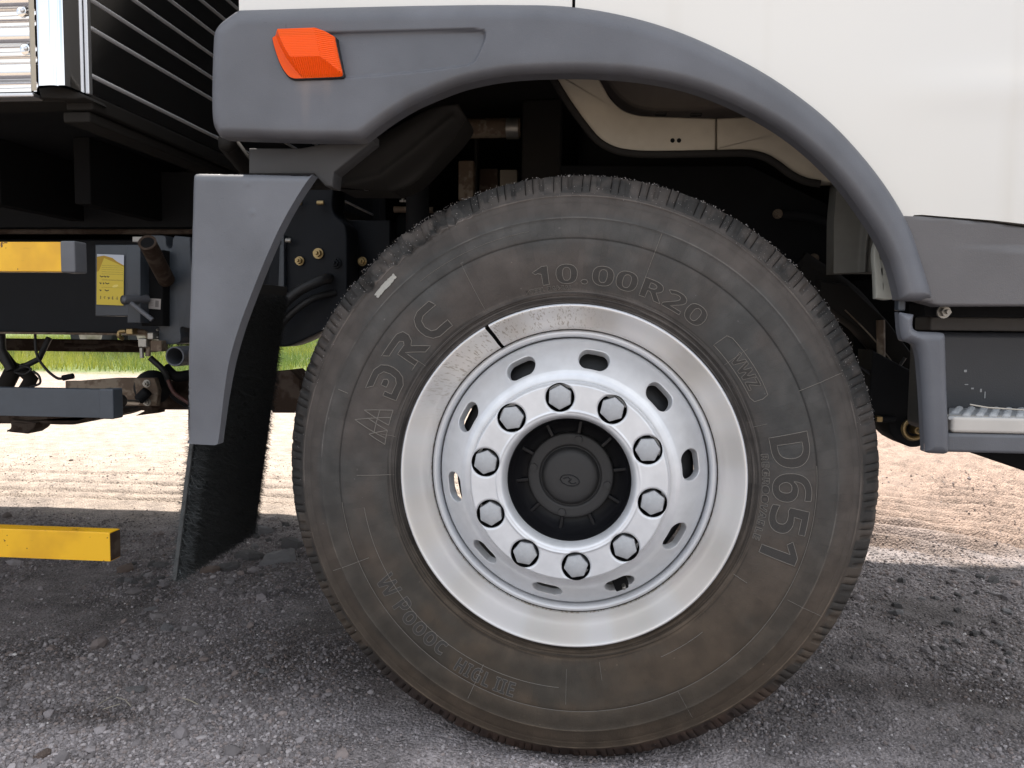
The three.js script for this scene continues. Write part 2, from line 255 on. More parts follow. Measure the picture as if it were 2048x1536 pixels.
{
  const nx = 460, nz = 560, xs = [], zs = [];
  for (let i = 0; i <= nx; i++) { const t = i / nx * 2 - 1; xs.push(2.3 * t + Math.sign(t) * 160 * Math.pow(Math.max(0, Math.abs(t) - 0.1) / 0.9, 9) * 1.0 + 6 * t ** 5); }
  for (let j = 0; j <= nz; j++) { const t = j / nz; zs.push(t < 0.14 ? lerp(60, 0.25, Math.pow(t / 0.14, 0.18)) : 0.25 - 3.6 * (t - 0.14) - 200 * Math.pow(Math.max(0, t - 0.62) / 0.38, 4) - 6 * Math.pow(t - 0.14, 3)); }
  const pos = [], uv = [], c = [], idx = [];
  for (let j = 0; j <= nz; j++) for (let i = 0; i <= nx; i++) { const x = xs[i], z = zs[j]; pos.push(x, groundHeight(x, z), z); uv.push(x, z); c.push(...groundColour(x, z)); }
  for (let j = 0; j < nz; j++) for (let i = 0; i < nx; i++) { const a = j * (nx + 1) + i, b = a + nx + 1; idx.push(a, a + 1, b + 1, a, b + 1, b); }
  const g = new THREE.BufferGeometry();
  g.setAttribute('position', new THREE.Float32BufferAttribute(pos, 3)); g.setAttribute('uv', new THREE.Float32BufferAttribute(uv, 2)); g.setAttribute('color', new THREE.Float32BufferAttribute(c, 3)); g.setIndex(idx); g.computeVertexNormals();
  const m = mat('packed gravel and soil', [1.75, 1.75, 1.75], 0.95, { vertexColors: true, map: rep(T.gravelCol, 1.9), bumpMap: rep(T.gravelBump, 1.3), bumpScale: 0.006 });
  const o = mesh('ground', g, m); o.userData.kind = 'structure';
}
const flatUV = (g) => { const p = g.attributes.position, u = g.attributes.uv; for (let i = 0; i < p.count; i++) u.setXY(i, p.getX(i), p.getY(i)); return g; };
function rock(seed, flat = 0.6, detail = 0) {
  const g = new THREE.IcosahedronGeometry(1, detail), p = g.attributes.position;
  for (let i = 0; i < p.count; i++) { const x = p.getX(i), y = p.getY(i), z = p.getZ(i), k = 0.7 + 0.6 * fbm(x * 1.6 + seed * 3.1, y * 1.6 + z * 2.3 + seed, 2, 0, seed); p.setXYZ(i, x * k, y * k * flat, z * k); }
  g.computeVertexNormals(); return g;
}
{
  const shades = [[0.10, 0.091, 0.094], [0.17, 0.154, 0.157], [0.26, 0.236, 0.24], [0.38, 0.35, 0.35], [0.19, 0.145, 0.125], [0.06, 0.055, 0.055]], d = new THREE.Object3D();
  const m = mat('gravel stone', [1, 1, 1], 0.9);
  const spots = [];
  for (let k = 0; k < 380000; k++) {
    const z = 0.3 - 3.6 * Math.pow(rnd(), 1.25), w = 1.25 + (0.3 - z) * 0.75, x = -0.1 + (rnd() * 2 - 1) * w;
    const lit = smooth(-1.3, -1.9, z), patch = fbm(x * 3.1, z * 3.1, 3, 0, 131);
    if (rnd() < lit * 0.93 || rnd() > 0.18 + 1.2 * smooth(0.3, 0.62, patch)) continue;
    let s = 0.0013 + 0.0034 * Math.pow(rnd(), 2.4) * (0.45 + 1.1 * patch); const q = rnd();
    if (q > 0.985) s *= 2.2; if (q > 0.9975) s *= 1.8;
    const g = groundColour(x, z);  // ground tint, its painted shade included
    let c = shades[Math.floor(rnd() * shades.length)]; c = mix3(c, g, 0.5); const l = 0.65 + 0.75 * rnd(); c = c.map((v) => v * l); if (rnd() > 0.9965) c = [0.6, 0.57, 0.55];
    spots.push([x, z, s, c]);
  }
  const I = new THREE.InstancedMesh(rock(7, 0.7), m, spots.length);
  spots.forEach(([x, z, s, c], k) => {
    d.position.set(x, groundHeight(x, z) + s * 0.25, z); d.rotation.set(rnd() * 0.7, rnd() * 6.3, rnd() * 0.7); d.scale.set(s * (0.8 + rnd() * 0.6), s * (0.7 + rnd() * 0.5), s * (0.8 + rnd() * 0.6)); d.updateMatrix();
    I.setMatrixAt(k, d.matrix); I.setColorAt(k, col(...c));
  });
  I.name = 'gravel'; I.userData.kind = 'stuff'; I.userData.label = 'loose grey gravel lying in the shade under the truck'; I.userData.category = 'gravel'; I.castShadow = I.receiveShadow = true; scene.add(I);
}
{                                                        // grass beyond the yard
  const blade = new THREE.BufferGeometry(), pos = [], nor = [], idx = [];
  for (let i = 0; i <= 4; i++) { const t = i / 4, w = 0.5 * (1 - t * 0.92), b = t * t * 0.45; pos.push(-w, t, b, w, t, b); nor.push(-0.3, 0.3, 0.9, 0.3, 0.3, 0.9); }
  for (let i = 0; i < 4; i++) { const a = 2 * i; idx.push(a, a + 1, a + 3, a, a + 3, a + 2); }
  blade.setAttribute('position', new THREE.Float32BufferAttribute(pos, 3)); blade.setAttribute('normal', new THREE.Float32BufferAttribute(nor, 3)); blade.setIndex(idx);
  const m = mat('grass blade', [1, 1, 1], 0.7, { transmission: 0.35, thickness: 0 }), spots = [], d = new THREE.Object3D();
  for (let k = 0; k < 120000; k++) {
    const z = -9.8 - 22 * Math.pow(rnd(), 1.6), x = -22 + rnd() * 30, n = fbm(x * 0.9, z * 0.9, 3, 0, 141), e = fbm(x * 0.5, 3, 2, 0, 143);
    if (z > -9.9 - e * 1.3 + (rnd() - 0.5) * 0.8 || rnd() > smooth(0.25, 0.6, n) + 0.25) continue;
    spots.push([x, z, n]);
  }
  const I = new THREE.InstancedMesh(blade, m, spots.length);
  spots.forEach(([x, z, n], k) => {
    const h = (0.08 + 0.26 * rnd() * rnd() + 0.18 * n) * (z > -12 ? 0.75 : 1);
    d.position.set(x, groundHeight(x, z) - 0.01, z); d.rotation.set((rnd() - 0.5) * 0.5, rnd() * 6.3, (rnd() - 0.5) * 0.6); d.scale.set(0.008 + rnd() * 0.01, h, h * (0.4 + rnd())); d.updateMatrix();
    I.setMatrixAt(k, d.matrix); const q = rnd(), c = mix3([0.13, 0.22, 0.02], [0.42, 0.43, 0.04], smooth(0.35, 0.75, fbm(x * 0.7 + 20, z * 0.7, 3, 0, 147) + 0.3 * (q - 0.5))); I.setColorAt(k, col(...c));
  });
  I.name = 'grass'; I.userData.kind = 'stuff'; I.userData.label = 'sunlit yellow green grass growing at the far edge of the yard'; I.userData.category = 'grass'; I.castShadow = I.receiveShadow = true; scene.add(I);
}

// ---------------------------------------------------------------- the truck
const truck = tag(group('truck'), 'white cab truck with grey wheel arch, silver wheel and chromed cargo body', 'truck');
const font = await new FontLoader().loadAsync('fonts/droid/droid_sans_bold.typeface.json');

// ---- front wheel
const wheel = group('wheel', truck); wheel.position.set(-0.040, 0.498, 0); wheel.rotation.y = -0.035; wheel.scale.setScalar(1.012);
const RAD = Math.PI / 180;
const tyreKnots = [[0.2955, -0.035], [0.299, -0.016], [0.3025, -0.009], [0.305, -0.0075], [0.3075, -0.011], [0.311, -0.0045], [0.3135, -0.0035], [0.316, -0.0065], [0.319, -0.0005], [0.3215, 0.0], [0.324, -0.002], [0.334, 0.003], [0.35, 0.0075], [0.37, 0.0105], [0.39, 0.0115], [0.409, 0.0105], [0.4112, 0.0085], [0.4128, 0.0085], [0.415, 0.0102], [0.43, 0.0085], [0.444, 0.0055], [0.4462, 0.007], [0.4482, 0.007], [0.451, 0.004], [0.462, 0.0005], [0.470, -0.0025], [0.4722, -0.0045], [0.474, -0.0046], [0.4765, -0.0048], [0.4835, -0.0078], [0.4852, -0.0062], [0.4868, -0.0065], [0.4885, -0.0105], [0.4915, -0.0125], [0.4945, -0.0145], [0.4985, -0.0175], [0.504, -0.0215], [0.511, -0.0275], [0.518, -0.0345], [0.5235, -0.0415], [0.5265, -0.0475], [0.5278, -0.056], [0.5284, -0.075], [0.529, -0.095], [0.529, -0.1], [0.515, -0.103], [0.515, -0.115], [0.529, -0.118], [0.529, -0.165], [0.515, -0.168], [0.515, -0.18], [0.529, -0.183], [0.528, -0.23], [0.522, -0.25], [0.5, -0.268], [0.45, -0.285], [0.38, -0.29], [0.33, -0.28], [0.2955, -0.25]];
const sideZ = (r) => { for (let i = 0; i < 42; i++) { const a = tyreKnots[i], b = tyreKnots[i + 1]; if (r <= b[0]) return lerp(a[1], b[1], clamp((r - a[0]) / (b[0] - a[0]))); } return -0.05; };
const bulge = (deg, r) => 0.008 * Math.exp(-(((((deg % 360) + 360) % 360 - 270) / 24) ** 2)) * smooth(0.36, 0.44, r) * smooth(0.515, 0.475, r);
const torn = (deg, r) => smooth(108, 114, deg) * smooth(142, 137, deg) * smooth(0.476, 0.492, r);
{
  const rows = []; tyreKnots.forEach((k, i) => { rows.push(k); const b = tyreKnots[i + 1]; if (b && Math.hypot(b[0] - k[0], b[1] - k[1]) > 0.012 && i < 45) { const n = Math.ceil(Math.hypot(b[0] - k[0], b[1] - k[1]) / 0.009); for (let q = 1; q < n; q++) rows.push([lerp(k[0], b[0], q / n), lerp(k[1], b[1], q / n)]); } });
  const PITCH = 64, ph = [0, 0.05, 0.095, 0.107, 0.18, 0.253, 0.265, 0.35, 0.452, 0.462, 0.478, 0.488, 0.6, 0.722, 0.732, 0.748, 0.758, 0.88], nt = PITCH * ph.length;
  const pos = [], uv = [], idx = [];
  for (let i = 0; i <= nt; i++) {
    const k = i % nt, f = ph[k % ph.length], pitch = Math.floor(k / ph.length), th = (pitch + f) / PITCH * 2 * Math.PI, deg = th / RAD, cs = Math.cos(th), sn = Math.sin(th);
    rows.forEach(([r0, z0], j) => {
      let r = r0, z = z0; const sh = r0 > 0.49 && z0 > -0.095, tr = z0 > -0.06 ? torn(deg, r0) : 0;
      if (sh) {
        const wide = f > 0.1 && f < 0.26 && r0 > 0.4995, sipe = ((f > 0.455 && f < 0.485) || (f > 0.725 && f < 0.755)) && r0 > 0.4955, jag = hash(pitch, Math.floor(f * 9), 5);
        const worn = 1 - tr * 0.8;
        if (wide) { const e = lerp(1, 0.3, smooth(0.516, 0.527, r0)) * (0.25 + 0.6 * hash(pitch, 3, 9)); r -= 0.0045 * worn * e; z -= 0.0045 * worn * e; } else if (sipe) { r -= 0.005 * worn * lerp(1, 0.4, smooth(0.518, 0.527, r0)); z -= 0.004 * worn; }
        const rough = (fbm(cs * 60 + 3, sn * 60 + r0 * 90, 3, 0, 151) - 0.5) * 0.0016 + (jag - 0.5) * 0.0004;
        r += rough; z += rough;
      }
      if (tr) { const n = fbm(cs * 42, sn * 42 + r0 * 55, 4, 0, 155) - 0.5; r += tr * (n * 0.016 - 0.003); z += tr * (n * 0.02 - 0.002); }
      else if (z0 > -0.02) { z += 0.0006 * (fbm(cs * 14, sn * 14 + r0 * 14, 3, 0, 157) - 0.5); if (Math.abs(r0 - 0.486) < 0.0012) z += 0.0018 * (fbm(cs * 30, sn * 30, 3, 0, 158) - 0.4); }
      if (z0 > -0.05) z += bulge(deg, r0);
      let x = r * cs, y = r * sn; const flat = -0.498 + 0.506 - 0.506;
      if (y < -0.519) { const e = -0.519 - y; y = -0.519 - e * 0.4; if (z0 > -0.1) z += e * 0.15; }
      pos.push(x, y, z); uv.push(i / nt, j / (rows.length - 1));
    });
  }
  const nr = rows.length;
  for (let i = 0; i < nt; i++) for (let j = 0; j < nr - 1; j++) { const a = i * nr + j, b = a + nr; idx.push(a, a + 1, b + 1, a, b + 1, b); }
  const g = new THREE.BufferGeometry(); g.setAttribute('position', new THREE.Float32BufferAttribute(pos, 3)); g.setAttribute('uv', new THREE.Float32BufferAttribute(uv, 2)); g.setIndex(idx); g.computeVertexNormals();
  {
    const n = g.attributes.normal;                       // the first and last column are the same place
    for (let j = 0; j < nr; j++) { const a = j, b = nt * nr + j, v = V(n.getX(a) + n.getX(b), n.getY(a) + n.getY(b), n.getZ(a) + n.getZ(b)).normalize(); n.setXYZ(a, v.x, v.y, v.z); n.setXYZ(b, v.x, v.y, v.z); }
    let s = 0; for (let k = 0; k < 400; k++) s += n.getZ(k * 40 * nr % (nt * nr) + 20); if (s < 0) { for (let k = 0; k < n.count; k++) n.setXYZ(k, -n.getX(k), -n.getY(k), -n.getZ(k)); const q = g.index.array; for (let k = 0; k < q.length; k += 3) { const t = q[k]; q[k] = q[k + 1]; q[k + 1] = t; } }
  }
  const rubberMap = tex(2048, 384, (u, v) => {
    const t = v * (nr - 1), j = Math.min(nr - 2, Math.floor(t)), r = lerp(rows[j][0], rows[j + 1][0], t - j), z = rows[j][1], th = u * 2 * Math.PI, deg = u * 360, x = r * Math.cos(th), y = r * Math.sin(th);
    const a = fbm(x * 7 + 11, y * 7 + 3, 5, 0, 161), b = fbm(x * 40, y * 40, 4, 0, 163), c = fbm(x * 16 + 5, y * 16, 4, 0, 165), sp = vnoise(x * 420, y * 420, 0, 167);
    let grey = [0.285, 0.282, 0.276], brown = [0.300, 0.280, 0.266];
    let k = smooth(0.36, 0.62, a * 0.6 + c * 0.4);
    k = lerp(k, 1, smooth(0.445, 0.462, r) * 0.75); k = lerp(k, 0.15, smooth(0.40, 0.43, r) * smooth(0.452, 0.445, r) * 0.7); k = lerp(k, 0.8, smooth(0.335, 0.32, r) * 0.8);
    let q = mix3(grey, brown, k);
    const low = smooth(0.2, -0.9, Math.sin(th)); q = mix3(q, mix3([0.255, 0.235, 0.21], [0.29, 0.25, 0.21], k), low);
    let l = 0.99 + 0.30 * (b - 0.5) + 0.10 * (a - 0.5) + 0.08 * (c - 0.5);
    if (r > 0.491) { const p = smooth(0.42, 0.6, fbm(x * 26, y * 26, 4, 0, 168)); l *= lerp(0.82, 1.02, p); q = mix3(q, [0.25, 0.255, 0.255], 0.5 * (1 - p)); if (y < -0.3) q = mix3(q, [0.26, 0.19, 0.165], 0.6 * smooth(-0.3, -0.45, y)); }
    if (z > -0.06) { const tr = torn(deg, r); l *= lerp(1, 0.62 + 0.5 * smooth(0.4, 0.65, c), tr); }
    if (r < 0.3255 && z > -0.03) l *= 0.8 + 0.35 * smooth(0.4, 0.6, fbm(th * 3, r * 900, 2, 0, 169));
    if (Math.abs(r - 0.412) < 0.0014 && z > -0.01) l *= lerp(0.8, 1.12, low);
    if (Math.abs(r - 0.486) < 0.0016 || Math.abs(r - 0.4472) < 0.0014) l *= 1 + 0.28 * smooth(0.35, 0.65, c) ;
    if (sp > 0.985 && c > 0.42) l *= 1.5;
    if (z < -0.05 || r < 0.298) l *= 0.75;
    return q.map((e) => e * l);
  }, true);
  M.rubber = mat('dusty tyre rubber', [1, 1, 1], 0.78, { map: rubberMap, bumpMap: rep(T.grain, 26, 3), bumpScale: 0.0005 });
  M.rubber.specularIntensity = 0.5;
  tag(mesh('tyre', g, M.rubber, wheel), 'worn dusty radial tyre with a torn shoulder at upper left');
}
M.ridge = mat('raised rubber edge', [0.175, 0.16, 0.142], 0.65); M.ridge.specularIntensity = 0.6;
M.letter = mat('moulded letter rubber', [0.061, 0.056, 0.052], 0.75, { specularIntensity: 0.5, map: rep(T.mottle, 14), bumpMap: rep(T.grain, 8), bumpScale: 0.0004 });
const onSide = (deg, r, lift = 0.0004) => V(r * Math.cos(deg * RAD), r * Math.sin(deg * RAD), sideZ(r) + bulge(deg, r) + lift);
function sidewallText(name, text, degStart, degEnd, base, cap, inward, rad = 0.00065, tall = 1) {
  const shapes = font.generateShapes(text, 1), pts = [];
  for (const s of shapes) { const e = s.extractPoints(5); pts.push(e.shape, ...e.holes); }
  let x0 = 1e9, x1 = -1e9, y1 = -1e9; for (const c of pts) for (const q of c) { x0 = Math.min(x0, q.x); x1 = Math.max(x1, q.x); y1 = Math.max(y1, q.y); }
  const parts = [];
  for (const c of pts) {
    const line = []; for (let i = 0; i < c.length; i++) { const a = c[i], b = c[(i + 1) % c.length], n = Math.max(1, Math.ceil(Math.hypot(b.x - a.x, b.y - a.y) / 0.12)); for (let k = 0; k < n; k++) line.push([lerp(a.x, b.x, k / n), lerp(a.y, b.y, k / n)]); }
    const p = line.map(([x, y]) => onSide(lerp(degStart, degEnd, (x - x0) / (x1 - x0)), inward ? base - y / y1 * cap : base + y / y1 * cap)).filter((q, i, l) => i === 0 || q.distanceTo(l[i - 1]) > 0.0004);
    if (p.length > 3) parts.push(hose(p, rad, 5, true));
  }
  const all = pts.map((c) => c.map((q) => [q.x, q.y])), w = x1 - x0, arc = Math.abs(degEnd - degStart) * RAD * base, nu = Math.ceil(arc / 0.0012), nv = Math.ceil(cap / 0.0012);
  const fill = sheet(x0 - 0.01, x1 + 0.01, -0.02, y1 * 1.02, nu, nv, (x, y) => { let c = false, d = 1e9; for (const p of all) { if (inside(x, y, p)) c = !c; d = Math.min(d, segDist(x, y, p, true)); } return c ? -d : d; }, (x, y) => { const q = onSide(lerp(degStart, degEnd, (x - x0) / w), inward ? base - y / y1 * cap : base + y / y1 * cap, 0.0006); return [q.x, q.y, q.z]; });
  mesh('letter_face', fill, M.letter, wheel);
  return mesh(name, join(parts), M.ridge, wheel);
}
const radialLine = (deg, r0, r1, rad) => { const p = []; for (let k = 0; k <= 14; k++) p.push(onSide(deg, lerp(r0, r1, k / 14))); return hose(p, rad * 0.75, 5); };
tag(sidewallText('lettering', '10.00R20', 101, 51, 0.3365, 0.032), 'raised size lettering');
{
  // three wide block letters beside a mark of nested triangles
  const D = [[[0, 0], [0, 0.42], [0.16, 0.42], [0.16, 0.2], [0.56, 0.2], [0.72, 0.3], [0.76, 0.5], [0.72, 0.7], [0.56, 0.8], [0.16, 0.8], [0, 1], [0.62, 1], [0.86, 0.88], [0.97, 0.68], [1, 0.5], [0.97, 0.3], [0.86, 0.12], [0.62, 0]], [[0.3, 0.42], [0.5, 0.42], [0.56, 0.5], [0.5, 0.6], [0.3, 0.6]]];
  const R = [[[0, 0], [0.2, 0], [0.2, 0.62], [0.55, 0.62], [0.62, 0.7], [0.55, 0.8], [0, 0.8], [-0.12, 1], [0.66, 1], [0.84, 0.9], [0.88, 0.7], [0.8, 0.52], [0.66, 0.45], [1.08, 0], [0.8, 0], [0.38, 0.46], [0.38, 0]]];
  const C = [[[1, 0], [0.4, 0], [0.16, 0.1], [0.03, 0.3], [0, 0.5], [0.03, 0.7], [0.16, 0.9], [0.4, 1], [0.9, 1], [1, 0.78], [0.45, 0.78], [0.3, 0.7], [0.24, 0.5], [0.3, 0.3], [0.45, 0.22], [1, 0.22]]];
  const parts = [];
  for (const [glyph, d0, d1] of [[D, 157.5, 149], [R, 147, 138.2], [C, 136.6, 128.4]]) for (const c of glyph) {
    const p = []; c.forEach((a, i) => { const b = c[(i + 1) % c.length]; for (let k = 0; k < 4; k++) p.push(onSide(lerp(d0, d1, lerp(a[0], b[0], k / 4)), 0.335 + 0.058 * lerp(a[1], b[1], k / 4))); });
    parts.push(hose(p, 0.00075, 5, true));
  }
  for (const [glyph, d0, d1] of [[D, 157.5, 149], [R, 147, 138.2], [C, 136.6, 128.4]]) { const f = sheet(-0.15, 1.12, -0.03, 1.03, 50, 50, (x, y) => { let c = false, d = 1e9; for (const p of glyph) { if (inside(x, y, p)) c = !c; d = Math.min(d, segDist(x, y, p, true)); } return c ? -d : d; }, (x, y) => { const q = onSide(lerp(d0, d1, x), 0.335 + 0.058 * y, 0.0006); return [q.x, q.y, q.z]; }); mesh('letter_face', f, M.letter, wheel); }
  tag(mesh('lettering', join(parts), M.ridge, wheel), 'raised maker lettering');
  const tri = [], L = (a, b) => { const p = []; for (let k = 0; k <= 8; k++) p.push(onSide(lerp(a[0], b[0], k / 8), lerp(a[1], b[1], k / 8))); tri.push(hose(p, 0.0008, 5)); };
  const X = (u, v) => [171.5 - 10.5 * u, 0.334 + 0.06 * v];
  for (const [a, b, c, d] of [[0, 0, 0.22, 0.5], [0.22, 0.5, 0.42, 0], [0.18, 0, 0.5, 1], [0.5, 1, 0.82, 0], [0.42, 0, 0.62, 0.6], [0.58, 0, 0.8, 0.8], [0.8, 0.8, 1.04, 0], [0, 0, 0.42, 0], [0.58, 0, 1.04, 0], [0.3, 0.36, 0.7, 0.36], [0.66, 0.36, 0.94, 0.36]]) L(X(a, b), X(c, d));
  tag(mesh('emblem', join(tri), M.ridge, wheel), 'raised mark of nested triangles');
}
tag(sidewallText('lettering', 'D651', 13.5, -19.5, 0.342, 0.062), 'raised pattern number');
tag(sidewallText('lettering', 'REGROOVABLE', 9, -16.5, 0.3255, 0.011, false, 0.0005), 'small raised word beside the rim');
tag(sidewallText('lettering', 'STEEL RADIAL', 104, 90, 0.3255, 0.0075, false, 0.00035), 'tiny raised words above the rim');
tag(sidewallText('lettering', 'W Poooc', 209.5, 235.5, 0.398, 0.034, true, 0.0004), 'faint raised letters at lower left');
tag(sidewallText('lettering', 'HIGL IIE', 240, 256.5, 0.405, 0.026, true, 0.0004), 'faint raised letters at the bottom');
{
  const parts = [];
  for (const [d, a, b, r] of [[117.5, 0.326, 0.418, 0.0005], [70.5, 0.35, 0.45, 0.0005], [38, 0.326, 0.372, 0.0005], [23, 0.41, 0.487, 0.0007], [17.5, 0.322, 0.345, 0.0005], [-29, 0.322, 0.348, 0.0006], [-27.5, 0.418, 0.487, 0.0006], [-62, 0.41, 0.47, 0.0004], [181, 0.316, 0.38, 0.0007], [168.5, 0.318, 0.345, 0.0006], [143.5, 0.32, 0.34, 0.0006], [160.5, 0.42, 0.44, 0.0009], [203.5, 0.39, 0.468, 0.0007], [246.5, 0.37, 0.44, 0.0008], [-90, 0.34, 0.4, 0.0004], [-80, 0.33, 0.36, 0.0004]]) parts.push(radialLine(d, a, b, r));
  const ring = (r, d0, d1, rad) => { const p = []; for (let k = 0; k <= 90; k++) p.push(onSide(lerp(d0, d1, k / 90), r)); parts.push(hose(p, rad, 5)); };
  ring(0.412, -140, 5, 0.0006); ring(0.412, 188, 222, 0.0006); ring(0.372, 190, 268, 0.0005); ring(0.3475, -62, -48, 0.0005); ring(0.43, 100, 128, 0.0003);
  mesh('mould_line', join(parts), M.ridge, wheel);
  const frame = []; for (const [d, r] of [[44.5, 0.334], [44, 0.36], [42.5, 0.364], [31, 0.364], [25, 0.362], [24.4, 0.352], [24.5, 0.338], [26, 0.334], [35, 0.3335]]) frame.push([d, r]);
  const fp = []; frame.forEach((a, i) => { const b = frame[(i + 1) % frame.length]; for (let k = 0; k < 5; k++) fp.push(onSide(lerp(a[0], b[0], k / 5), lerp(a[1], b[1], k / 5))); });
  tag(mesh('date_plate', hose(fp, 0.0006, 5, true), M.ridge, wheel), 'raised frame on the sidewall at upper right');
  sidewallText('lettering', 'VWZ', 38.5, 28, 0.338, 0.021, false, 0.0005);
}
{                                                        // pale scuffed cord and rubber whiskers
  const g = sheet(0, 1, 0, 1, 40, 14, (u, v) => { const e = 0.10 * (fbm(u * 14, v * 9, 3, 0, 171) - 0.5); return Math.max(Math.abs(v - 0.5) - 0.36 + e * 2 + 0.12 * Math.abs(u - 0.5), Math.abs(u - 0.5) - 0.46 + e); }, (u, v) => { const q = onSide(lerp(138.2, 131.6, u), 0.4585 + 0.0165 * v + 0.002 * u, 0.0012 + 0.0012 * fbm(u * 22, v * 12, 3, 0, 173)); return [q.x, q.y, q.z]; });
  tag(mesh('scuff_patch', g, mat('bare pale cord', [0.55, 0.53, 0.48], 0.9, { map: rep(T.mottle, 6), bumpMap: rep(T.grain, 1), bumpScale: 0.001 }), wheel), 'pale torn patch on the tyre shoulder');
  const w = new THREE.TetrahedronGeometry(1), spots = [], d = new THREE.Object3D();
  for (let k = 0; k < 2600; k++) { const deg = 12 + 150 * rnd() + (rnd() < 0.15 ? 150 : 0), edge = rnd() < 0.72; spots.push([deg, edge ? 0.5235 + 0.0055 * rnd() : 0.484 + 0.035 * rnd(), edge]); }
  const I = new THREE.InstancedMesh(w, mat('rubber whisker', [0.35, 0.33, 0.32], 0.6), spots.length);
  spots.forEach(([deg, r, edge], k) => { const s = (edge ? 0.0006 : 0.00045) * (0.6 + rnd()); d.position.set(r * Math.cos(deg * RAD), r * Math.sin(deg * RAD), edge ? -0.041 - 0.03 * rnd() : sideZ(r)); d.rotation.set(rnd() * 6, rnd() * 6, rnd() * 6); d.scale.set(s, s * (1 + 2.2 * rnd()), s); d.updateMatrix(); I.setMatrixAt(k, d.matrix); });
  I.name = 'rubber_whiskers'; I.userData.kind = 'stuff'; I.castShadow = I.receiveShadow = true; wheel.add(I);
}
// ---- rim
const rimDirt = tex(2048, 128, (u, v) => {
  const th = (119.5 + 0.7 + u * 358.6) * RAD, deg = ((th / RAD) % 360), x = Math.cos(th) * 12, y = Math.sin(th) * 12;
  const zone = smooth(75, 95, deg) * smooth(165, 130, deg), a = fbm(x * 1.2, y * 1.2 + v * 2, 4, 0, 181), s = fbm(x * 9, y * 9 + v * 14, 3, 0, 183), sp = vnoise(x * 22, y * 22 + v * 30, 0, 185);
  let c = mix3([0.82, 0.81, 0.80], [0.80, 0.78, 0.755], smooth(0.3, 0.7, fbm(x * 0.4, y * 0.4, 2, 0, 187)));
  c = mix3(c, [0.80, 0.81, 0.83], smooth(0.72, 0.8, v));
  const k = zone * smooth(0.60, 0.68, s * 0.45 + sp * 0.35 + a * 0.2) * smooth(0.02, 0.2, v) * smooth(0.8, 0.7, v);
  c = mix3(c, [0.46, 0.40, 0.33], k * 0.5);
  if (v < 0.06) c = mix3(c, [0.5, 0.42, 0.33], 0.5 * smooth(0.5, 0.62, s));
  return c;
}, true);
M.barrel = mat('silver wheel paint, dusty', [1.1, 1.1, 1.1], 0.42, { map: rimDirt, metalness: 0.3, clearcoat: 0.2, clearcoatRoughness: 0.3 });
M.silver = mat('silver wheel paint', [0.77, 0.785, 0.81], 0.4, { metalness: 0.35, map: rep(T.mottle, 3), clearcoat: 0.25, clearcoatRoughness: 0.3 });
M.nutGrey = mat('grey nut cap plastic', [0.45, 0.46, 0.475], 0.65, { map: rep(T.mottle, 9), bumpMap: rep(T.grain, 5), bumpScale: 0.0004 });
M.hub = mat('black hub plastic', [0.012, 0.012, 0.014], 0.6, { specularIntensity: 0.5, map: rep(T.mottle, 5), roughnessMap: rep(T.rough, 4) });
M.hubDust = mat('dusty black hub', [0.028, 0.027, 0.027], 0.6, { map: rep(T.mottle, 6) });
M.drum = mat('grey cast drum', [0.05, 0.052, 0.055], 0.7, { map: rep(T.dust, 5) });
M.rimSteel = mat('silver rim inside', [0.3, 0.3, 0.3], 0.6);
const ringProf = [[0.2582, -0.058], [0.2586, -0.050], [0.2605, -0.0445], [0.2638, -0.0385], [0.2685, -0.033], [0.2745, -0.0275], [0.2805, -0.0205], [0.286, -0.0125], [0.2908, -0.0045], [0.2948, 0.0018], [0.2975, 0.0045], [0.2998, 0.0042], [0.3015, 0.001], [0.302, -0.004], [0.3005, -0.012]];
const fine = (p, n = 5) => new THREE.CatmullRomCurve3(p.map((q) => V(q[0], q[1], 0)), false, 'centripetal').getPoints((p.length - 1) * n).map((q) => [q.x, q.y]);
tag(mesh('rim_flange', lathe(fine(ringProf, 4), 220, (119.5 + 0.7 + 90) * RAD, 358.6 * RAD), M.barrel, wheel), 'outer flange with a narrow split at upper left');
mesh('rim_barrel', lathe([[0.262, -0.07], [0.2555, -0.075], [0.25, -0.1], [0.247, -0.15], [0.252, -0.2], [0.262, -0.24], [0.29, -0.25], [0.295, -0.262]], 120), M.rimSteel, wheel);
mesh('rim_seat', lathe([[0.3, -0.014], [0.285, -0.02], [0.272, -0.052], [0.2575, -0.07]], 120), M.black, wheel);
mesh('gutter_ring', lathe(fine([[0.2574, -0.075], [0.2574, -0.0625], [0.2568, -0.057], [0.2548, -0.0535], [0.251, -0.052], [0.247, -0.054], [0.2447, -0.0595], [0.2438, -0.066], [0.2438, -0.08]], 4), 200), M.silver, wheel);
